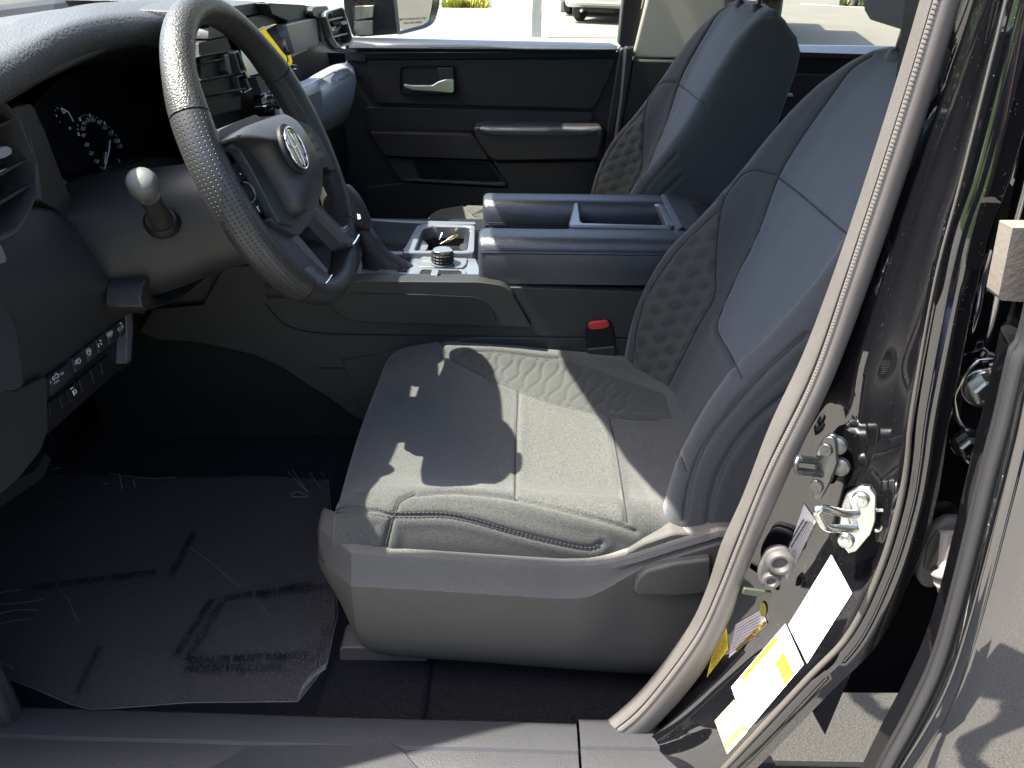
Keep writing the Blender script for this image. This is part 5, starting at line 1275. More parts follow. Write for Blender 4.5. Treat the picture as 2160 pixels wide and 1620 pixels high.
    arc = arc-arc[:, [C.shape[1]//2]]; vz = C[:, :, 2]*1.05; kx_ = 2*pi/.030
    hx = (np.cos(kx_*arc)+np.cos(kx_*(.5*arc+.866*vz))+np.cos(kx_*(.5*arc-.866*vz)))/3
    padv = np.clip(hx*1.6+.2, -.2, .75); hgt = .0024*padv
    Rc = Rc+nr*(hgt*msk)[:, :, None]
    Cc = (Rc[:-1]+np.roll(Rc, -1, axis=1)[:-1])/2
    q = Cc-CAM_C; dd = q @ CF; pu, pv = 1080+CAM_F*(q @ CR)/dd, 810-CAM_F*(q @ CU)/dd
    vis = (nr[:-1] @ V3(1, .1, 0)) < .35
    cls = np.zeros(Cc.shape[:2], int)
    ctr = [(1838, 118), (1793, 148), (1749, 207), (1686, 296), (1641, 374), (1597, 493), (1545, 600), (1513, 684), (1522, 716), (1540, 747), (1564, 796), (1700, 760), (2100, 600), (2100, 60), (1900, 100)]
    cls[inpoly(pu, pv, ctr) & vis & (np.abs(Cc[:, :, 1]-SEAT_C[1]) < .17)] = 1
    cls[inpoly(pu, pv, hexpoly) & (Cc[:, :, 1] > SEAT_C[1]) & vis] = 2
    split_parts([('backrest', fab_back), ('backrest_centre_panel', fab_ctr), ('embossed_bolster', fab_emb)], Rc, cls, True, S, nr, np.clip(padv*1.6, 0, 1))
    for l in (cen, trans, hexin, hexout, shoulder): seam(l, r=.0010, off=0)
    def bst(line, off):
        if len(line) < 3: return
        P = resample(line, 300); L_ = np.concatenate([[0], np.cumsum(np.linalg.norm(np.diff(P, axis=0), axis=1))]); sg = []
        for s in np.arange(0, L_[-1]-.004, .0068):
            sg.append(tuple(np.array(bv2.find_nearest(Vector([np.interp(x_, L_, P[:, k]) for k in range(3)])+Vector((off, 0, off)))[0]) for x_ in (s, s+.0038)))
        bars('stitching', sg, .0007, thread, S, 4, kind='stuff')
    bst(nb1, .004); bst(nb1, -.004); bst(nb2, .004)
    # ---- headrest on two posts
    hc = V3(.540, SEAT_C[1], 1.658)
    rows = []
    for s in np.linspace(-1, 1, 25):
        z = s*.115; k = (1-abs(s)**3.2)**(1/2.6) if abs(s) < 1 else 0
        ang = np.linspace(0, 2*pi, 41)[:-1]
        rows.append([hc+V3(.26*z+.058*k*np.sign(cos(a))*abs(cos(a))**.75, (.150*k**.6)*np.sign(sin(a))*abs(sin(a))**.65, z) for a in ang])
    hrm = loft('headrest', rows, fab_dark, S, True, True, 180)
    for s in (-1, 1):
        tube('headrest_post', [(.530, SEAT_C[1]+s*.075, 1.48), (.540, SEAT_C[1]+s*.075, 1.62)], .0065, gloss, S, 12)
        lathe('post_guide', (.532, SEAT_C[1]+s*.075, 1.500), (.15, 0, 1), [(.016, 0), (.017, .006), (.013, .014), (.008, .016)], plastic_warm, S, 16)
    # ---- plastic shield on the door side of the base
    ysh = -.70
    tl = [(652, 1168), (700, 1166), (760, 1170), (900, 1178), (1050, 1188), (1180, 1196), (1240, 1194), (1290, 1188), (1340, 1176), (1420, 1150), (1520, 1120)]
    bl = [(652, 1230), (668, 1262), (692, 1290), (725, 1322), (752, 1370), (790, 1394), (840, 1402), (1000, 1412), (1150, 1424), (1300, 1436), (1400, 1444)]
    T_, B_ = resample(Y(tl, ysh), 70), resample(Y(bl, ysh), 70)
    xs_ = np.linspace(max(T_[0][0], B_[0][0])-.001, .30, 90)
    Tz, Bz = np.interp(xs_, T_[:, 0], T_[:, 2]), np.interp(xs_, B_[:, 0], B_[:, 2])
    rows = []
    for x, tz, bz in zip(xs_, Tz, Bz):
        f = np.clip((x-xs_[0])/.060, 0, 1)                          # nose turns inward at the front in one flat facet
        yin = (1-f)*.055; g = np.clip((x-.09)/.10, 0, 1); g = g*g*(3-2*g)
        dent = .018*g                                                 # finger hollow by the lever
        h = tz-bz; kb = .030*(1-g)+.012*g
        rows.append([(x, ysh+.080, tz-.03), (x, ysh+.060+yin*.6, tz+.004), (x, ysh+.040+yin*.8, tz+.0035), (x, ysh+.014+yin, tz-.001), (x, ysh+.006+yin, tz-.005), (x, ysh+.002+yin, tz-.011), (x, ysh-.004+yin+dent*.5, tz-.011-kb*.5), (x, ysh-.014+yin+dent, tz-.011-kb), (x, ysh-.0165+yin+dent, tz-.014-kb), (x, ysh-.018+yin+dent, tz-h*.40), (x, ysh-.017+yin+dent*.7, tz-h*.62), (x, ysh-.013+yin+dent*.2, tz-h*.74), (x, ysh-.004+yin, tz-h*.86), (x, ysh+.008+yin, bz+h*.05), (x, ysh+.022+yin, bz-.002), (x, ysh+.05+yin, bz+.004)])
    sh = loft('side_shield', rows, plastic_seat, S, smooth=24, thick=.004)
    wing = rc([(1244, 1208), (1278, 1186), (1320, 1170), (1356, 1150), (1420, 1128), (1490, 1128), (1540, 1110), (1540, 1160), (1470, 1176), (1420, 1186), (1360, 1198), (1310, 1222), (1290, 1214)], 8)
    slab('recliner_wing', Y(wing, ysh+.010), (0, .055, 0), plastic_seat, S, .008, 3)
    slab('recline_lever', Y(rc([(1336, 1246), (1344, 1222), (1362, 1206), (1420, 1190), (1500, 1180), (1500, 1250), (1450, 1258), (1345, 1258)], 8), ysh-.012), (0, .025, 0), plastic_seat, S, .008, 3)
    # ---- seat rail with end cap
    slab('seat_rail', Y(rc([(716, 1372), (722, 1366), (780, 1366), (900, 1380), (900, 1410), (780, 1396), (716, 1394)], 4), -.665), (0, .05, 0), plastic_seat, S, .004)
    box('seat_rail', (-.22, SEAT_C[1]+.19, FZ), (.38, SEAT_C[1]+.235, FZ+.035), satin, S, .004)
    box('rail_rack', (-.235, -.655, FZ+.02), (-.16, -.625, FZ+.06), plastic_dk, S, .003)
    box('seat_frame', (-.20, SEAT_C[1]-.23, FZ+.05), (.36, SEAT_C[1]+.23, .86), plastic_dk, S, .02)
    return S
fab_cush = mat('charcoal seat cloth', (.070, .070, .066), .85, spec=.2, sheen=.2, bump=[('diag', 330, .5, .0010), ('noise', 560, .8, .0012)], var=(430, .34, 6, .06))
fab_back = mat('slate backrest cloth', (.052, .055, .059), .85, spec=.2, sheen=.3, bump=[('waveZ', 330, .35, .0008), ('noise', 800, .5, .001)], var=(600, .16, 6, .05))
fab_ctr = mat('blue grey backrest cloth', (.090, .099, .112), .85, spec=.2, sheen=.3, bump=[('noise', 700, .5, .001)], var=(600, .16, 6, .05))
def copy_tree(o, parent=None):
    c = o.copy(); COL.objects.link(c); c.parent = parent
    if parent is not None: c.matrix_parent_inverse = o.matrix_parent_inverse
    for ch in o.children: copy_tree(ch, c)
    return c
SEAT = make_seat()
PS = copy_tree(SEAT)
PS.name = 'passenger_seat'; PS['label'] = 'charcoal cloth passenger seat beyond the centre console, mostly in shade'
PS.location = Vector(SEAT_C)+Vector((-.01, .86, .014))
# ================================================================== driver side B pillar: seal, jamb, latches, labels
BP = thing('door_pillar', 'glossy black door pillar with grey weatherstrip, latches and labels', 'door pillar', Y([(1800, 1500)], -.86)[0])
def rail(pts, y, n=90):
    q = spline([np.array(p, float) for p in pts], 8); q = resample([(a, b, 0) for a, b in q], n)
    return np.array(Y([(a, b) for a, b, _ in q], y))
sealL = [(1962, -80), (1940, 0), (1898, 145), (1850, 300), (1803, 445), (1752, 593), (1693, 748), (1624, 896), (1567, 1044), (1523, 1142), (1490, 1242), (1449, 1327), (1360, 1446), (1280, 1520), (1190, 1585), (1080, 1660)]
sealM = [(1990, -80), (1967, 0), (1910, 190), (1859, 352), (1811, 500), (1780, 596), (1712, 793), (1619, 985), (1567, 1112), (1515, 1242), (1465, 1345), (1360, 1484), (1290, 1545), (1200, 1615), (1120, 1690)]
sealR = [(2046, -80), (2023, 0), (1980, 148), (1938, 278), (1900, 395), (1832, 593), (1756, 793), (1667, 985), (1571, 1205), (1538, 1301), (1471, 1427), (1360, 1550), (1290, 1605), (1220, 1650), (1140, 1720)]
S_ = [(2080, -80), (2062, 0), (1990, 220), (1915, 444), (1862, 610), (1822, 740), (1808, 800), (1795, 900), (1770, 1000), (1741, 1094), (1716, 1168), (1656, 1250), (1627, 1309), (1567, 1383), (1493, 1457), (1397, 1538), (1300, 1600), (1200, 1670)]
T_ = [(2145, -80), (2119, 0), (2070, 200), (2027, 370), (1990, 481), (1967, 593), (1940, 740), (1919, 867), (1908, 970), (1893, 1059), (1853, 1192), (1786, 1335), (1693, 1435), (1545, 1594), (1440, 1700)]
n = 110
L0, L1, L2 = rail(sealL, -.795, n), rail(sealM, -.812, n), rail(sealR, -.806, n)
A0 = rail(sealR, -.800, n); SS = rail(S_, -.822, n); TT = rail(T_, -.892, n)
def lobe(A, B, bulge, k=10, out=V3(0, -1, 0)):
    rows = []
    for a, b in zip(A, B):
        m, h = (a+b)/2, (b-a)/2; w = np.linalg.norm(h)
        r = [m-h*cos(pi*t)+out*bulge*sin(pi*t)**.8 for t in np.linspace(0, 1, k)]
        rows.append(r)
    return rows
sl = lobe(L0, L1+V3(0, .004, 0), .008); loft('weatherstrip', sl, seal_rib, BP, smooth=180, label='ribbed cloth faced half of the weatherstrip')
s2 = lobe(L1+V3(0, .004, 0), L2, .012); loft('weatherstrip_bulb', s2, seal_smooth, BP, smooth=180, label='smooth rubber bulb of the weatherstrip')
bars('seal_ridges', [(p+V3(-.001, -.0045, .0), p+V3(.0028, -.0050, -.001)) for p in resample(L1, 330)], .0008, seal_rib, BP, 4, kind='stuff')
# inner jamb (seal to step) , step, main jamb face, outer return
def mid(a, b, t): return a*(1-t)+b*t
rows = []
TT2 = TT+V3(.010, -.012, 0); TT3 = TT+V3(.030, -.014, 0); TT4 = TT+V3(.042, .006, 0)
for i in range(n):
    a, s, t = A0[i], SS[i], TT[i]
    rows.append([a+V3(-.01, .012, 0), a+V3(0, .004, 0), mid(a, s, .3)+V3(0, .006, 0), mid(a, s, .55)+V3(0, .006, 0), mid(a, s, .85)+V3(0, .002, 0), s+V3(-.001, -.001, 0), s+V3(.003, -.004, 0), mid(s, t, .12)+V3(.003, -.001, 0), mid(s, t, .35)+V3(.004, 0, 0), mid(s, t, .65)+V3(.004, 0, 0), mid(s, t, .92), t+V3(0, -.002, 0), t+V3(.004, -.008, 0), TT2[i], mid(TT2[i], TT3[i], .5), TT3[i], TT3[i]+V3(.004, .004, 0), TT4[i]])
loft('jamb', rows, paint, BP, smooth=30)
# second rubber strip along the outer edge; thin upper part stands for a highlight
e2 = rail([(2138, -80), (2122, 0), (2030, 370), (1972, 593), (1924, 867), (1914, 970), (1899, 1059), (1860, 1192), (1793, 1335), (1700, 1435), (1552, 1594), (1450, 1700)], -.900, 70)
tube('edge_strip', e2, [.0012+.0022*np.clip((i-28)/14, 0, 1) for i in range(70)], mat('dull edge rubber', (.075, .068, .06), .5), BP, 8)
# pillar body behind, facing the rear door gap: pressed panel with ribs
gy = -.880
pan = [(2100, -200), (2400, -200), (2400, 1750), (1400, 1750), (1560, 1600), (1700, 1440), (1800, 1340), (1870, 1190), (1915, 1050), (1940, 870), (1985, 590), (2040, 370)]
NV = 40
us0 = resample([(a, b, 0) for a, b in [(2120, -100), (2042, 370), (1982, 593), (1934, 867), (1910, 1059), (1868, 1192), (1800, 1335), (1706, 1435), (1560, 1600), (1480, 1700)]], NV)
rows = []
for a, b, _ in us0:
    r = []
    for k, du in enumerate(np.linspace(0, 330, 24)):
        p = Y([(a+du, b)], gy)[0]
        rib = .007*math.exp(-((du-28)/10)**2)*(b < 690)+.009*math.exp(-((du-105)/16)**2)*np.clip((760-b)/80, 0, 1)+.006*math.exp(-((du-62)/8)**2)*np.clip((700-b)/60, 0, 1)
        r.append(p+V3(0, -rib-.003*math.exp(-(du/8)**2), 0))
    rows.append(r)
loft('pillar_panel', rows, paint_clean, BP, smooth=180)
slab('pillar_core', Y([(2040, -130), (2500, -130), (2500, 1780), (1300, 1780), (1560, 1570), (1800, 1250), (1880, 900)], -.77), (0, .10, 0), plastic_dk, BP, 0)

# latches: plate, two screws, bent loop
def jm(u, v): 
    i = int(np.argmin([abs(q[2]-Y([(u, v)], -.86)[0][2]) for q in SS])); return i
fn = V3(-.80, -.60, 0); fn /= np.linalg.norm(fn)
def striker(c_px, pl_px, loop_px, screws, y, fnrm, lab, lift=.004, m=steel):
    c = Y([c_px], y)[0]
    P = PP(rc(pl_px, 3, 3), c, fnrm)
    o = slab('striker_plate', P, -fnrm*.006, m, BP, .0012, label=lab)
    slab('striker_backing', [c+(p-c)*.96-fnrm*.006 for p in P], -fnrm*.006, m, o, .001)
    pts = PP(loop_px, c+fnrm*.0, fnrm)
    a, b, e, d = pts
    arm = fnrm*.034
    return o, c, P
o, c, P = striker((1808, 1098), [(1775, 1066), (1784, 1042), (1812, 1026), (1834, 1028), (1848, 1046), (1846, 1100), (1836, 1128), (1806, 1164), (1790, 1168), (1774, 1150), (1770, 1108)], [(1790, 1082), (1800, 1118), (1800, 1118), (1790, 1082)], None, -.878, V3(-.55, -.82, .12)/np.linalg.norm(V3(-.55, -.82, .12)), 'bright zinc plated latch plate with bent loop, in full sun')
nS = V3(-.55, -.82, .12); nS /= np.linalg.norm(nS)
def loopwire(px, y, r, m, parent): tube('striker_loop', spline([Y([(u, v)], yy)[0] for (u, v), yy in px], 6), r, m, parent, 12)
loopwire([((1800, 1083), -.880), ((1775, 1082), -.888), ((1738, 1072), -.897), ((1724, 1076), -.900), ((1722, 1088), -.900), ((1736, 1104), -.900), ((1752, 1114), -.898), ((1780, 1114), -.890), ((1808, 1114), -.880)], None, .0046, steel, o) if False else tube('striker_loop', spline([Y([(u, v)], yy)[0] for (u, v), yy in [((1806, 1084), -.876), ((1780, 1083), -.886), ((1748, 1074), -.897), ((1729, 1073), -.902), ((1722, 1081), -.903), ((1728, 1094), -.903), ((1744, 1112), -.900), ((1776, 1115), -.889), ((1810, 1115), -.876)]], 6), .0045, steel, o, 12)
for (u, v) in ((1815, 1054), (1784, 1140)):
    cc = PP([(u, v)], c+nS*.001, nS)[0]
    lathe('screw', cc, nS, [(.0088, 0), (.0088, .0015), (.0072, .0035), (.004, .0040), (.0032, .0028), (0, .0026)], steel, o, 20)
tube('wire_clip', spline(PP([(1846, 1076), (1866, 1078), (1866, 1100), (1856, 1118), (1846, 1118)], c-nS*.012, nS), 5), .0022, steel, o, 8)
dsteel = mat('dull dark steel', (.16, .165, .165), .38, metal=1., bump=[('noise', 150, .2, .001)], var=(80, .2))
nD = V3(-.62, -.78, .06); nD /= np.linalg.norm(nD)
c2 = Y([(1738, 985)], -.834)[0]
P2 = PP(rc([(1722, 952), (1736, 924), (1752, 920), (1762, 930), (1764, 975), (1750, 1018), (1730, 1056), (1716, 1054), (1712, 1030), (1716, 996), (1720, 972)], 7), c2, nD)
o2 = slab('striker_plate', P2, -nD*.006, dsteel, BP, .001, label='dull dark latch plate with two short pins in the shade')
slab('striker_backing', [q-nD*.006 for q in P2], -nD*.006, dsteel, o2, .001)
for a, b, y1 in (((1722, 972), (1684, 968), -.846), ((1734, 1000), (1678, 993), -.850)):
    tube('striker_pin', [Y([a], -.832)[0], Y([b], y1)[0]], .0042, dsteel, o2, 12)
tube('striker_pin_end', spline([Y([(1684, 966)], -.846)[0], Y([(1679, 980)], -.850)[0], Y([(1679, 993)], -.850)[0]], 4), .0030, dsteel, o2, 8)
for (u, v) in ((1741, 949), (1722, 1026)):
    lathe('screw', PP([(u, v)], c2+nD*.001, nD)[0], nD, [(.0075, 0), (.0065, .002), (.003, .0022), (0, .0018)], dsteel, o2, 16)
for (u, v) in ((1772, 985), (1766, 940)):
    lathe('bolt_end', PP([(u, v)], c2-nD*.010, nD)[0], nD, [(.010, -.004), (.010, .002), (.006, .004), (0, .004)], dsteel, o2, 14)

# rubber stop with screw
rs_m = mat('grey rubber stop', (.062, .059, .057), .6, bump=[('noise', 260, .3, .001)], var=(60, .2))
nR = V3(-.18, -.97, .15); nR /= np.linalg.norm(nR)
cR = Y([(1636, 1200)], -.828)[0]
po = rc([(1601, 1196), (1618, 1164), (1640, 1156), (1662, 1160), (1672, 1178), (1668, 1198), (1650, 1226), (1626, 1244), (1606, 1238), (1598, 1218)], 10)
o = slab('bump_stop', PP(po, cR, nR), -nR*.012, rs_m, BP, .003, 3, label='grey oval rubber stop with a screw')
lathe('stop_cup', PP([(1644, 1182)], cR+nR*.001, nR)[0], nR, [(.0165, 0), (.0165, .006), (.0125, .010), (.010, .010), (.006, .006), (0, .006)], rs_m, o, 24)
lathe('stop_screw', PP([(1626, 1222)], cR+nR*.001, nR)[0], nR, [(.0105, 0), (.0105, .004), (.009, .006), (.006, .006), (.004, .003), (0, .003)], rs_m, o, 20)
slab('drain_clip', Y([(1570, 1242), (1628, 1250), (1626, 1263), (1566, 1254)], -.825), (0, .004, 0), mat('olive plastic clip', (.05, .06, .04), .35), BP, .001)

# labels stuck on the jamb: they follow its curve
def on_jamb(px, off=.0012):
    return None
JM = bpy.data.objects['jamb']; JB = BVHTree.FromPolygons([v.co for v in JM.data.vertices], [tuple(p.vertices) for p in JM.data.polygons])
def jray(u, v, off=.0010):
    d = Vector(ray(u, v)).normalized(); h = JB.ray_cast(Vector(CAM_C), d)
    if h[0] is None: return None
    nn = h[1] if h[1].dot(d) < 0 else -h[1]
    return np.array(h[0])+np.array(nn)*off
def sticker(name, quad, m, off, parent=BP, label=None, nu=10, nv=10, bow=0):
    """a printed sheet laid on the jamb between four corners a b c d"""
    a, b, c_, d = [np.array(q, float) for q in quad]; rows = []
    for s in np.linspace(0, 1, nu):
        r = []
        for t in np.linspace(0, 1, nv):
            uv = (a*(1-s)+b*s)*(1-t)+(d*(1-s)+c_*s)*t+np.array([bow*4*s*(1-s), 0])
            p = jray(uv[0], uv[1], off); r.append(p)
        rows.append(r)
    flat = [p for r in rows for p in r]
    if any(p is None for p in flat):
        ok = [p for p in flat if p is not None]
        if len(ok) < len(flat)*.5: return None
        cc = np.mean(ok, 0); U_, S2, Vt = np.linalg.svd(np.array(ok)-cc); nn = Vt[2]
        rows = []
        for s in np.linspace(0, 1, nu):
            r = []
            for t in np.linspace(0, 1, nv):
                uv = (a*(1-s)+b*s)*(1-t)+(d*(1-s)+c_*s)*t+np.array([bow*4*s*(1-s), 0])
                r.append(PP([uv], cc, nn)[0])
            rows.append(r)
    return link(name, grid_mesh(name, rows), m, parent, label, smooth=180)
paper = mat('white label paper', (.80, .80, .80), .45)
paper_dim = mat('pale grey label paper', (.50, .47, .46), .5, var=(40, .08))
yellow = mat('yellow label print', (.72, .50, .02), .5, var=(400, .35))
yellow_l = mat('pale yellow label', (.80, .70, .25), .5, var=(60, .2))
olive = mat('olive label print', (.20, .155, .01), .5, var=(500, .5))
purple = mat('purple print', (.22, .13, .33), .6)
grey_l = mat('light grey print', (.30, .30, .33), .6)
def smark(quad, m, off, parent, nm='label_print', nu=4, nv=4): return sticker(nm, quad, m, off, parent, nu=nu, nv=nv)
L1_ = sticker('paper_label', [(1755, 1170), (1799, 1250), (1704, 1400), (1664, 1318)], paper, .0012, label='blank white upper label')
L2_ = sticker('paper_label', [(1658, 1315), (1697, 1402), (1576, 1543), (1544, 1449)], paper, .0012, label='white middle label with yellow boxes and table')
L3_ = sticker('paper_label', [(1550, 1476), (1578, 1543), (1535, 1590), (1509, 1520)], yellow_l, .0012, label='pale yellow lower label')
smark([(1636, 1342), (1644, 1348), (1568, 1438), (1565, 1428)], yellow, .0018, L2_)
q = [(1655, 1376), (1676, 1422), (1658, 1445), (1636, 1398)]
smark(q, red if False else mat('orange print', (.70, .22, .03), .6), .0018, L2_)
c = np.mean(q, 0); smark([tuple(c+(np.array(p)-c)*.92) for p in q], yellow, .0022, L2_)
def print_lines(a, b, d, nrow, m, parent, off=.0024, r=.00035, gap=0.0, brk=5):
    """rows of small print from a to b, stepping towards d"""
    a, b, d = [np.array(x, float) for x in (a, b, d)]; sg = []
    for i in range(nrow):
        s0 = a+(d-a)*(i/max(1, nrow-1)); s1 = s0+(b-a); t = 0.0
        while t < .97:
            w = RNG.uniform(.05, .16); p = jray(*(s0+(s1-s0)*t), off); q_ = jray(*(s0+(s1-s0)*min(1, t+w)), off)
            if p is not None and q_ is not None and np.linalg.norm(p-q_) < .05: sg.append((p, q_))
            t += w+RNG.uniform(.015, .04)
    if sg: bars('label_print', sg, r, m, parent, 4, kind='stuff')
print_lines((1641, 1402), (1661, 1378), (1654, 1440), 7, black_print, L2_, r=.0003)
print_lines((1660, 1350), (1690, 1408), (1655, 1354), 2, grey_l, L2_, r=.00045)
print_lines((1570, 1474), (1632, 1402), (1573, 1479), 1, grey_l, L2_, r=.0003)
print_lines((1710, 1366), (1768, 1268), (1714, 1370), 2, grey_l, L1_, r=.0004)
print_lines((1600, 1500), (1668, 1420), (1580, 1470), 4, grey_l, L2_, r=.0003)
print_lines((1730, 1345), (1785, 1250), (1700, 1320), 4, grey_l, L1_, r=.0003)
print_lines((1530, 1574), (1570, 1528), (1533, 1578), 2, yellow, L3_, r=.0007)
def oval_on(cx, cy, rx, ry, m, parent, off=.0024, r=.0005, rot=0):
    P = []
    for a in np.linspace(0, 2*pi, 22):
        x_, y_ = rx*cos(a), ry*sin(a); P.append(jray(cx+x_*cos(rot)-y_*sin(rot), cy+x_*sin(rot)+y_*cos(rot), off))
    if all(p is not None for p in P): tube('label_emblem', P, r, m, parent, 5)
oval_on(1557, 1456, 6, 13, purple, L2_, rot=-.1, r=.0008); oval_on(1554, 1456, 3, 9, grey_l, L2_, rot=-.1)
# tyre label and airbag warning on the inner strip
L4 = sticker('printed_label', [(1697, 1062), (1722, 1098), (1662, 1222), (1648, 1200)], paper_dim, .0012, label='grey service label with a slanting heading')
print_lines((1664, 1148), (1696, 1094), (1670, 1152), 2, black_print, L4, r=.0009)
print_lines((1668, 1172), (1706, 1096), (1684, 1180), 6, black_print, L4, r=.0003)
L5 = sticker('warning_label', [(1552, 1316), (1608, 1284), (1620, 1316), (1538, 1388)], paper_dim, .0012, label='small print warning label with olive box and yellow disc')
print_lines((1550, 1322), (1604, 1290), (1542, 1376), 9, mat('dull red print', (.25, .05, .05), .6), L5, r=.0003)
print_lines((1554, 1326), (1606, 1296), (1548, 1372), 8, black_print, L5, r=.0003)
smark([(1553, 1368), (1615, 1306), (1620, 1314), (1556, 1376)], olive, .0020, L5, nu=6)
print_lines((1556, 1370), (1614, 1311), (1558, 1373), 2, black_print, L5, r=.00035, off=.0028)
d0 = [jray(1611+7*cos(a), 1284+17*sin(a)*.9, .0022) for a in np.linspace(0, 2*pi, 21)[:-1]]
if all(p is not None for p in d0): link('label_disc', mesh('label_disc', d0, [tuple(range(20))]), olive, L5, smooth=0)
L6 = sticker('yellow_label', [(1533, 1322), (1537, 1368), (1492, 1430), (1500, 1388)], yellow, .0012, label='yellow label low on the pillar strip')
print_lines((1500, 1392), (1530, 1336), (1506, 1412), 7, olive, L6, r=.0003)

# ================================================================== hinge, wiring boot and edge of the rear door
HG = thing('bolted_hinge', 'black bolted rear door hinge in the gap behind the pillar', 'hinge', Y([(2080, 870)], -.89)[0])
nH = V3(-.25, -.96, .05); nH /= np.linalg.norm(nH)
cH = Y([(2080, 840)], -.890)[0]
slab('hinge_leaf', PP(rc([(2000, 830), (2024, 780), (2050, 752), (2090, 748), (2130, 762), (2150, 800), (2140, 880), (2120, 950), (2080, 976), (2036, 976), (2022, 950), (2034, 910), (2010, 880)], 12), cH, nH), nH*.008, paint_clean, HG, .004, 3)
hexs = lambda r, h: [(r*1.45, 0), (r*1.45, .003), (r*1.25, .0045), (r, .0046)]
for (u, v, big) in ((2079, 818, 1.15), (2046, 935, 1.0)):
    cc = PP([(u, v)], cH+nH*.008, nH)[0]
    b_ = lathe('hinge_bolt', cc, nH, [(.017*big, 0), (.017*big, .002), (.0155*big, .0045)], steel if big > 1 else gloss, HG, 24)
    lathe('bolt_head', cc, nH, [(.0115*big, .004), (.0118*big, .013), (.0095*big, .0145), (.008*big, .0146), (.007*big, .011), (0, .011)], dsteel if big > 1 else gloss, b_, 6, smooth=20)
tube('hinge_barrel', spline(PP([(2086, 778), (2104, 776), (2122, 786), (2132, 806)], cH+nH*.016, nH), 5), .008, gloss, HG, 12)
tube('hinge_barrel', spline(PP([(2070, 960), (2096, 948), (2120, 930)], cH+nH*.014, nH), 5), .009, gloss, HG, 12)
# wiring boot
WB = thing('wiring_boot', 'grey corrugated rubber wiring boot leading to the rear door', 'cable boot', Y([(1990, 1170)], -.89)[0])
cW = Y([(1984, 1150)], -.885)[0]
slab('boot_base', PP(rc([(1926, 1200), (1934, 1150), (1958, 1096), (1990, 1078), (2026, 1080), (2044, 1100), (2040, 1150), (2010, 1196), (1960, 1228), (1936, 1220)], 12), cW, nH), nH*.014, mat('dark grey boot rubber', (.06, .056, .055), .6), WB, .006, 3)
for k in range(3):
    slab('boot_ridge', PP(rc([(1946+k*6, 1196-k*4), (1954+k*6, 1150), (1972+k*5, 1118+k*3), (1986+k*4, 1120+k*3), (1976+k*5, 1160), (1964+k*5, 1200-k*4)], 6), cW+nH*.014, nH), nH*.003, rubber, WB, .001)
path = spline(PP([(2000, 1116), (1998, 1150), (1996, 1178)], cW+nH*.012, nH)+PP([(2004, 1206), (2018, 1240), (2050, 1290)], cW+nH*.020, nH), 14)
boot_m = mat('grey boot rubber', (.20, .185, .17), .6, bump=[('noise', 200, .2, .001)])
sN = len(path); rad = [.010 if i < sN*.42 else .0135+.0040*sin((i-sN*.42)*2*pi/4.6) for i in range(sN)]
pp_ = resample(path, 120); rad = [.0095+.002*(i/120) if i < 52 else .0150+.0036*sin((i-52)*2*pi/11.5) for i in range(120)]
tube('boot_bellows', pp_, rad, boot_m, WB, 20)
# the closed rear door: black skin, rolled front edge and rubber
RD = thing('driver_side_rear_door', 'closed glossy black rear door mirroring the sunlit asphalt', 'rear door', Y([(2100, 1300)], -.98)[0])
edge = [(2330, 120), (2230, 480), (2172, 715), (2154, 745), (2134, 826), (2118, 895), (2088, 1006), (2037, 1210), (1986, 1389), (1934, 1505), (1871, 1620), (1800, 1760)]
E0 = rail(edge, -.972, 80)
E0 = E0[np.argsort(-E0[:, 2])]
def skin_y(z): return np.interp(z, [.45, .62, .80, .95, 1.10, 1.25, 1.38, 1.46], [-.965, -.985, -.995, -1.000, -1.000, -.997, -.990, -.98])
rows = []
for p in E0:
    y0 = skin_y(p[2])
    r = [p+V3(.012, .05, 0), p+V3(.006, .01, 0), V3(p[0], y0+.012, p[2]), V3(p[0]+.002, y0+.004, p[2]), V3(p[0]+.008, y0, p[2])]
    for k in (.03, .08, .2, .4, .65, .95): r.append(V3(p[0]+k, y0-.004*sin(pi*k), p[2]))
    rows.append(r)
loft('door_skin', rows, paint_clean, RD, smooth=60)
tube('edge_rubber', [V3(p[0], -.972, p[2]) for p in E0], .0062, mat('satin black rubber edge', (.03, .03, .032), .35), RD, 12)
tube('edge_rubber', [V3(p[0]+.001, -.960, p[2]) for p in E0], .0035, rubber, RD, 8)
slab('window_frame_end', Y(rc([(2136, 480), (2200, 480), (2200, 640), (2112, 634), (2106, 624)], 2), -.948), (0, .018, 0), mat('tan rubber', (.15, .13, .11), .6, bump=[('noise', 200, .4, .001)]), RD, .002, label='pale block at the foot of the window frame')  # one even tan over the whole block
slab('door_inner', [(.52, -.86, .6), (1.4, -.86, .6), (1.4, -.86, 1.42), (.52, -.86, 1.42)], (0, .06, 0), plastic_dk, RD, .01)
slab('window_pane', [(.60, -.93, 1.42), (1.4, -.93, 1.42), (1.4, -.76, 1.84), (.62, -.76, 1.84)], (0, .004, 0), glass, RD, 0)
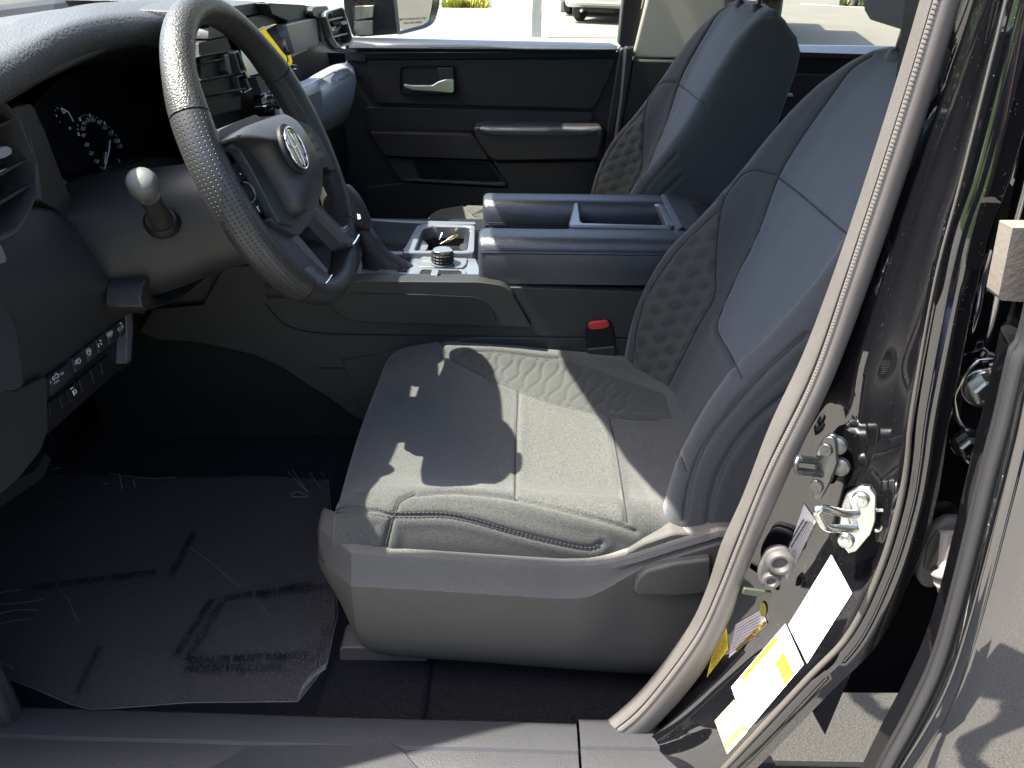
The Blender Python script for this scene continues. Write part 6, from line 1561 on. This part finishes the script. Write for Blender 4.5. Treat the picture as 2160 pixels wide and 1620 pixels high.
# ================================================================== clear protective film on the driver floor
film = glass_mat('clear floor film', (.88, .90, .94), 1.22, film=.075, rough=.10)
FP = [(-60, 1405), (0, 1425), (60, 1448), (150, 1486), (190, 1496), (230, 1495), (400, 1482), (628, 1480), (660, 1440), (690, 1400), (700, 1350), (712, 1300), (705, 1150), (690, 990), (640, 984), (600, 986), (480, 998), (320, 1010), (240, 1000), (170, 978), (60, 1000), (-60, 1040)]
poly = np.array(FP, float)
from mathutils.geometry import tessellate_polygon
gx, gy = np.meshgrid(np.arange(-60, 720, 13.0), np.arange(974, 1500, 9.0))
keep = inpoly(gx.ravel(), gy.ravel(), FP).reshape(gx.shape)
idx = -np.ones(gx.shape, int); vs = []
def filmz(u, v): return FZ+.040+.003*sin(u*.011+v*.007)+.0015*sin(u*.023-v*.017)
for i in range(gx.shape[0]):
    for j in range(gx.shape[1]):
        u, v = gx[i, j], gy[i, j]
        if not keep[i, j]:
            # snap the rim to the outline
            d = np.hypot(u-poly[:, 0], v-poly[:, 1])
            best, bp_ = 1e9, None
            for k in range(len(FP)):
                a, b = poly[k], poly[(k+1) % len(FP)]; t = np.clip(((np.array([u, v])-a) @ (b-a))/((b-a) @ (b-a)), 0, 1); q = a+(b-a)*t
                dd = np.hypot(*(q-[u, v]))
                if dd < best: best, bp_ = dd, q
            if best > 11: continue
            u, v = bp_
        idx[i, j] = len(vs); vs.append(Z([(u, v)], filmz(u, v))[0])
fs = []
for i in range(gx.shape[0]-1):
    for j in range(gx.shape[1]-1):
        q = [idx[i, j], idx[i, j+1], idx[i+1, j+1], idx[i+1, j]]
        if min(q) >= 0 and keep[i:i+2, j:j+2].any(): fs.append(q)
FT = thing('floor_film', 'clear plastic floor protector printed with dealer notice on the carpet', 'floor protector', Z([(400, 1300)], FZ)[0])
fo = link('film_sheet', mesh('film_sheet', vs, fs), film, FT, smooth=180)
rim = [Z([(u, v)], filmz(u, v))[0] for u, v in [tuple(p) for p in resample([(a, b, 0) for a, b in FP], 160, True)[:, :2]]]
rimm = mat('bright film edge', (.12, .13, .15), .3)
tube('film_edge', rim+[rim[0]], .0006, rimm, FT, 5)
slab('film_fold', [Z([p], FZ+.046)[0] for p in [(628, 1478), (640, 1455), (664, 1428), (690, 1410), (688, 1398), (655, 1424), (636, 1448)]], (0, 0, .001), film, FT, 0)
def ft(s, a, b, h, z=FZ+.0495):
    p0, p1 = Z([a, b], z); up = Z([(a[0]+h[0], a[1]+h[1])], z)[0]-p0
    text('film_text', s, p0, p1, up, film_print, FT, bold=.025)
ft('DEALER MUST REMOVE', (398, 1400), (652, 1388), (3, -15)); ft('PROTECTIVE COVER', (388, 1420), (596, 1414), (3, -15))
ft('DEALER MUST REMOVE', (362, 1382), (440, 1262), (14, 4)); ft('PROTECTIVE COVER', (384, 1390), (462, 1268), (14, 4))
ft('DEALER MUST REMOVE', (470, 1268), (655, 1236), (3, -13)); ft('PROTECTIVE COVER', (540, 1264), (700, 1240), (3, -13))
ft('PROTECTIVE COVER', (352, 1214), (404, 1118), (13, 3)); ft('DEALER MUST REMOVE', (60, 1246), (330, 1212), (3, -13))
ft('DEALER MUST REMOVE', (662, 1390), (694, 1310), (9, 3)); ft('PROTECTIVE COVER', (150, 1460), (206, 1360), (13, 3))
# creases as pale rods, their glints put into the colour
cr = []
for a, b, z in (((604, 992), (646, 1036), .05), ((616, 990), (650, 1040), .052), ((648, 988), (676, 1030), .05), ((615, 1048), (650, 1048), .056), ((612, 1044), (628, 1036), .058), ((628, 1036), (650, 1046), .056), ((252, 1000), (258, 1032), .05), ((281, 1010), (285, 1026), .05), ((218, 1021), (228, 1019), .05), ((672, 992), (684, 1004), .05)):
    cr.append(tuple(Z([a, b], FZ+z)))
bars('film_crease', cr, .0006, rimm, FT, 5, kind='stuff')
for k, (pts, r_) in enumerate([([(400, 1155), (440, 1182), (478, 1216), (510, 1240)], .00022), ([(520, 1250), (545, 1270), (565, 1296)], .0002), ([(120, 1240), (142, 1262), (158, 1298), (168, 1312)], .0002), ([(0, 1250), (24, 1246), (45, 1244)], .0004), ([(0, 1275), (40, 1272), (92, 1264)], .0005), ([(0, 1294), (40, 1286), (80, 1288)], .0005), ([(0, 1315), (50, 1306), (66, 1308)], .0004), ([(0, 1400), (18, 1404), (28, 1411)], .0004)]):
    tube('film_crease', spline([Z([p_], FZ+.046)[0] for p_ in pts], 5), r_, rimm, FT, 5, kind='stuff')
# ================================================================== the photographer, seen only as shadow and reflection
skin_m = mat('skin', (.42, .25, .17), .5); shirt_m = mat('navy cotton shirt', (.03, .04, .08), .9); jean_m = mat('blue denim', (.05, .07, .13), .9); shoe_m = mat('dark shoe', (.02, .02, .02), .6); hair_m = mat('dark hair', (.02, .014, .01), .6)
PX, PY_ = .26, -1.96
PER = thing('person', 'person in navy shirt and jeans holding up a phone beside the open door', 'person', (PX, PY_, 0))
def skin_mesh(name, nodes, edges, m, parent, root=0, sub=2):
    me = bpy.data.meshes.new(name); bm_ = bmesh.new(); ly = bm_.verts.layers.skin.verify()
    vs_ = [bm_.verts.new(tuple(map(float, p))) for p, r in nodes]
    for i, (p, r) in enumerate(nodes): vs_[i][ly].radius = r if hasattr(r, '__len__') else (r, r); vs_[i][ly].use_root = (i == root)
    for a_, b_ in edges: bm_.edges.new((vs_[a_], vs_[b_]))
    bm_.to_mesh(me); bm_.free(); o = link(name, me, m, parent, smooth=0)
    md = o.modifiers.new('skin', 'SKIN'); md.use_smooth_shade = True
    sb_ = o.modifiers.new('sub', 'SUBSURF'); sb_.levels = sb_.render_levels = sub
    return o
def pp(x, y, z): return V3(PX+x, PY_+y, z)
hl, hr_ = V3(-.065, -1.585, 1.60), V3(.075, -1.585, 1.62)      # wrists beside the phone
nodes = [(pp(0, 0, .94), (.15, .115)), (pp(0, .01, 1.12), (.135, .10)), (pp(0, .02, 1.32), (.155, .105)), (pp(0, .01, 1.43), (.11, .085)), (pp(0, .03, 1.50), (.055, .055)), (pp(-.01, .06, 1.58), (.075, .085)), (pp(-.01, .06, 1.68), (.078, .095)), (pp(-.01, .05, 1.76), (.050, .060)),
         (pp(-.19, .02, 1.42), .058), (pp(-.33, .10, 1.24), .045), (hl, .028), (pp(.19, .02, 1.42), .058), (pp(.36, .10, 1.22), .045), (hr_, .028),
         (pp(-.10, 0, .88), (.088, .092)), (pp(-.11, .02, .50), .058), (pp(-.12, -.02, .10), .040), (pp(.10, 0, .88), (.088, .092)), (pp(.11, .02, .50), .058), (pp(.12, -.02, .10), .040), (pp(-.13, .14, .04), (.040, .030)), (pp(.13, .14, .04), (.040, .030))]
ed = [(0, 1), (1, 2), (2, 3), (3, 4), (4, 5), (5, 6), (6, 7), (3, 8), (8, 9), (9, 10), (3, 11), (11, 12), (12, 13), (0, 14), (14, 15), (15, 16), (0, 17), (17, 18), (18, 19), (16, 20), (19, 21)]
skin_mesh('body', nodes, ed, skin_m, PER)
big = lambda k, e: [(p, tuple(q+e for q in (r if hasattr(r, '__len__') else (r, r)))) for p, r in (nodes[i] for i in k)]
skin_mesh('shirt', big([0, 1, 2, 3, 8, 9, 11, 12], .016), [(0, 1), (1, 2), (2, 3), (3, 4), (4, 5), (3, 6), (6, 7)], shirt_m, PER)
skin_mesh('trousers', big([0, 14, 15, 16, 17, 18, 19], .014), [(0, 1), (1, 2), (2, 3), (0, 4), (4, 5), (5, 6)], jean_m, PER)
for k, kk in ((16, 20), (19, 21)): skin_mesh('shoe', big([k, kk], .012), [(0, 1)], shoe_m, PER)
skin_mesh('hair', [(pp(-.01, .03, 1.66), (.085, .085)), (pp(-.01, .02, 1.75), (.075, .085)), (pp(-.01, .01, 1.80), (.04, .05))], [(0, 1), (1, 2)], hair_m, PER)
skin_mesh('nose', [(pp(-.01, .145, 1.66), .012), (pp(-.01, .165, 1.635), .016), (pp(-.01, .15, 1.625), .012)], [(0, 1), (1, 2)], skin_m, PER, 0, 1)
for s in (-1, 1): skin_mesh('ear', [(pp(-.01+s*.082, .05, 1.67), .012), (pp(-.01+s*.090, .045, 1.64), .014)], [(0, 1)], skin_m, PER, 0, 1)
for w, s in ((hl, 1), (hr_, -1)):
    skin_mesh('palm', [(w, .024), (w+V3(0, .03, .02), (.036, .018)), (w+V3(0, .05, .05), (.036, .014))], [(0, 1), (1, 2)], skin_m, PER, 0, 1)
    for f_, (dz_, ln_) in enumerate(((.055, .050), (.040, .058), (.022, .052), (.006, .042))):
        b0 = w+V3(0, .048, dz_); skin_mesh('finger', [(b0, .0095), (b0+V3(s*.012, ln_*.45, .004), .0088), (b0+V3(s*.030, ln_*.55, .006), .0080), (b0+V3(s*.042, ln_*.30, .006), .0070)], [(0, 1), (1, 2), (2, 3)], skin_m, PER, 0, 1)
    skin_mesh('thumb', [(w+V3(0, .01, .02), .012), (w+V3(s*.02, .0, .045), .011), (w+V3(s*.035, -.004, .065), .009)], [(0, 1), (1, 2)], skin_m, PER, 0, 1)
PH = thing('phone', 'black phone held up in both hands by the person', 'phone', (0, -1.54, 1.637))
q = [CAM_C-CF*.012+CR*a+CU*b for a, b in ((-.078, -.036), (.078, -.036), (.078, .036), (-.078, .036))]
slab('phone_body', rc(q, .01), -CF*.008, gloss, PH, .002)
# greenery on the driver side, seen only as reflections in the black paint
leaf_m = mat('tree leaves', (.055, .095, .020), .6, var=(3, .45)); bark = mat('tree bark', (.09, .07, .05), .9, bump=[('noise', 20, 1., .03)])
def tree(x, y, h, lab, seed):
    rg = np.random.default_rng(seed)
    t = thing('tree', lab, 'tree', (x, y, 0), 'trees behind the grass verge')
    tube('trunk', [(x, y, -.1), (x+.1, y, h*.3), (x-.05, y+.1, h*.6)], [.22, .16, .08], bark, t, 10)
    vs, fs = [], []
    cl = [np.array([x, y, h*.62])+rg.normal(size=3)*[h*.17, h*.17, h*.16] for _ in range(26)]
    for c in cl:
        for _ in range(90):
            p = c+rg.normal(size=3)*h*.07; a = rg.normal(size=3); a /= np.linalg.norm(a); b = np.cross(a, rg.normal(size=3)); b /= np.linalg.norm(b); s = rg.uniform(.08, .2); k = len(vs)
            vs += [p-a*s, p+b*s*.5, p+a*s, p-b*s*.5]; fs.append((k, k+1, k+2, k+3))
    link('crown', mesh('crown', vs, fs), leaf_m, t, smooth=0)
for i, (x, y, h) in enumerate([(-3.5, -13, 6.5), (1.2, -14.5, 7.5), (5.0, -12.5, 6.0), (9.5, -14, 7.0), (14.5, -13, 6.5)]):
    tree(x, y, h, ['low leafy tree nearest the front of the truck', 'tallest leafy tree behind the photographer', 'low leafy tree abreast of the rear door', 'tall leafy tree behind the truck bed', 'leafy tree farthest to the rear of the truck'][i], 40+i)
def shrub(x, y, h, lab, seed):
    rg = np.random.default_rng(seed); vs, fs = [], []
    t = thing('shrub', lab, 'shrub', (x, y, 0), 'shrubs at the edge of the grass verge')
    for _ in range(3): tube('stem', [(x+rg.normal(0, .1), y+rg.normal(0, .1), -.05), (x+rg.normal(0, .4), y+rg.normal(0, .3), h*.6)], .03, bark, t, 6)
    for _ in range(1500):
        p = rg.normal(size=3); p = p/np.linalg.norm(p)*rg.uniform(.45, 1.0)*V3(1.25, .9, h*.5)+V3(x, y, h*.5); a = rg.normal(size=3); a /= np.linalg.norm(a); b = np.cross(a, rg.normal(size=3)); b /= np.linalg.norm(b); q_ = rg.uniform(.06, .14); k = len(vs)
        vs += [p-a*q_, p+b*q_*.5, p+a*q_, p-b*q_*.5]; fs.append((k, k+1, k+2, k+3))
    link('crown', mesh('crown', vs, fs), leaf_m, t, smooth=0)
for i, (x, y, h) in enumerate([(-6.4, -8.2, 2.4), (-4.0, -8.6, 3.0), (-1.6, -8.3, 2.5), (.8, -8.8, 2.8), (3.2, -8.4, 2.4), (5.6, -8.7, 3.0)]):
    shrub(x, y, h, ['shrub farthest to the front along the grass verge', 'tall shrub ahead of the open driver door', 'low shrub abreast of the open driver door', 'shrub straight behind the photographer', 'low shrub abreast of the rear door', 'tall shrub farthest to the rear along the verge'][i], 70+i)
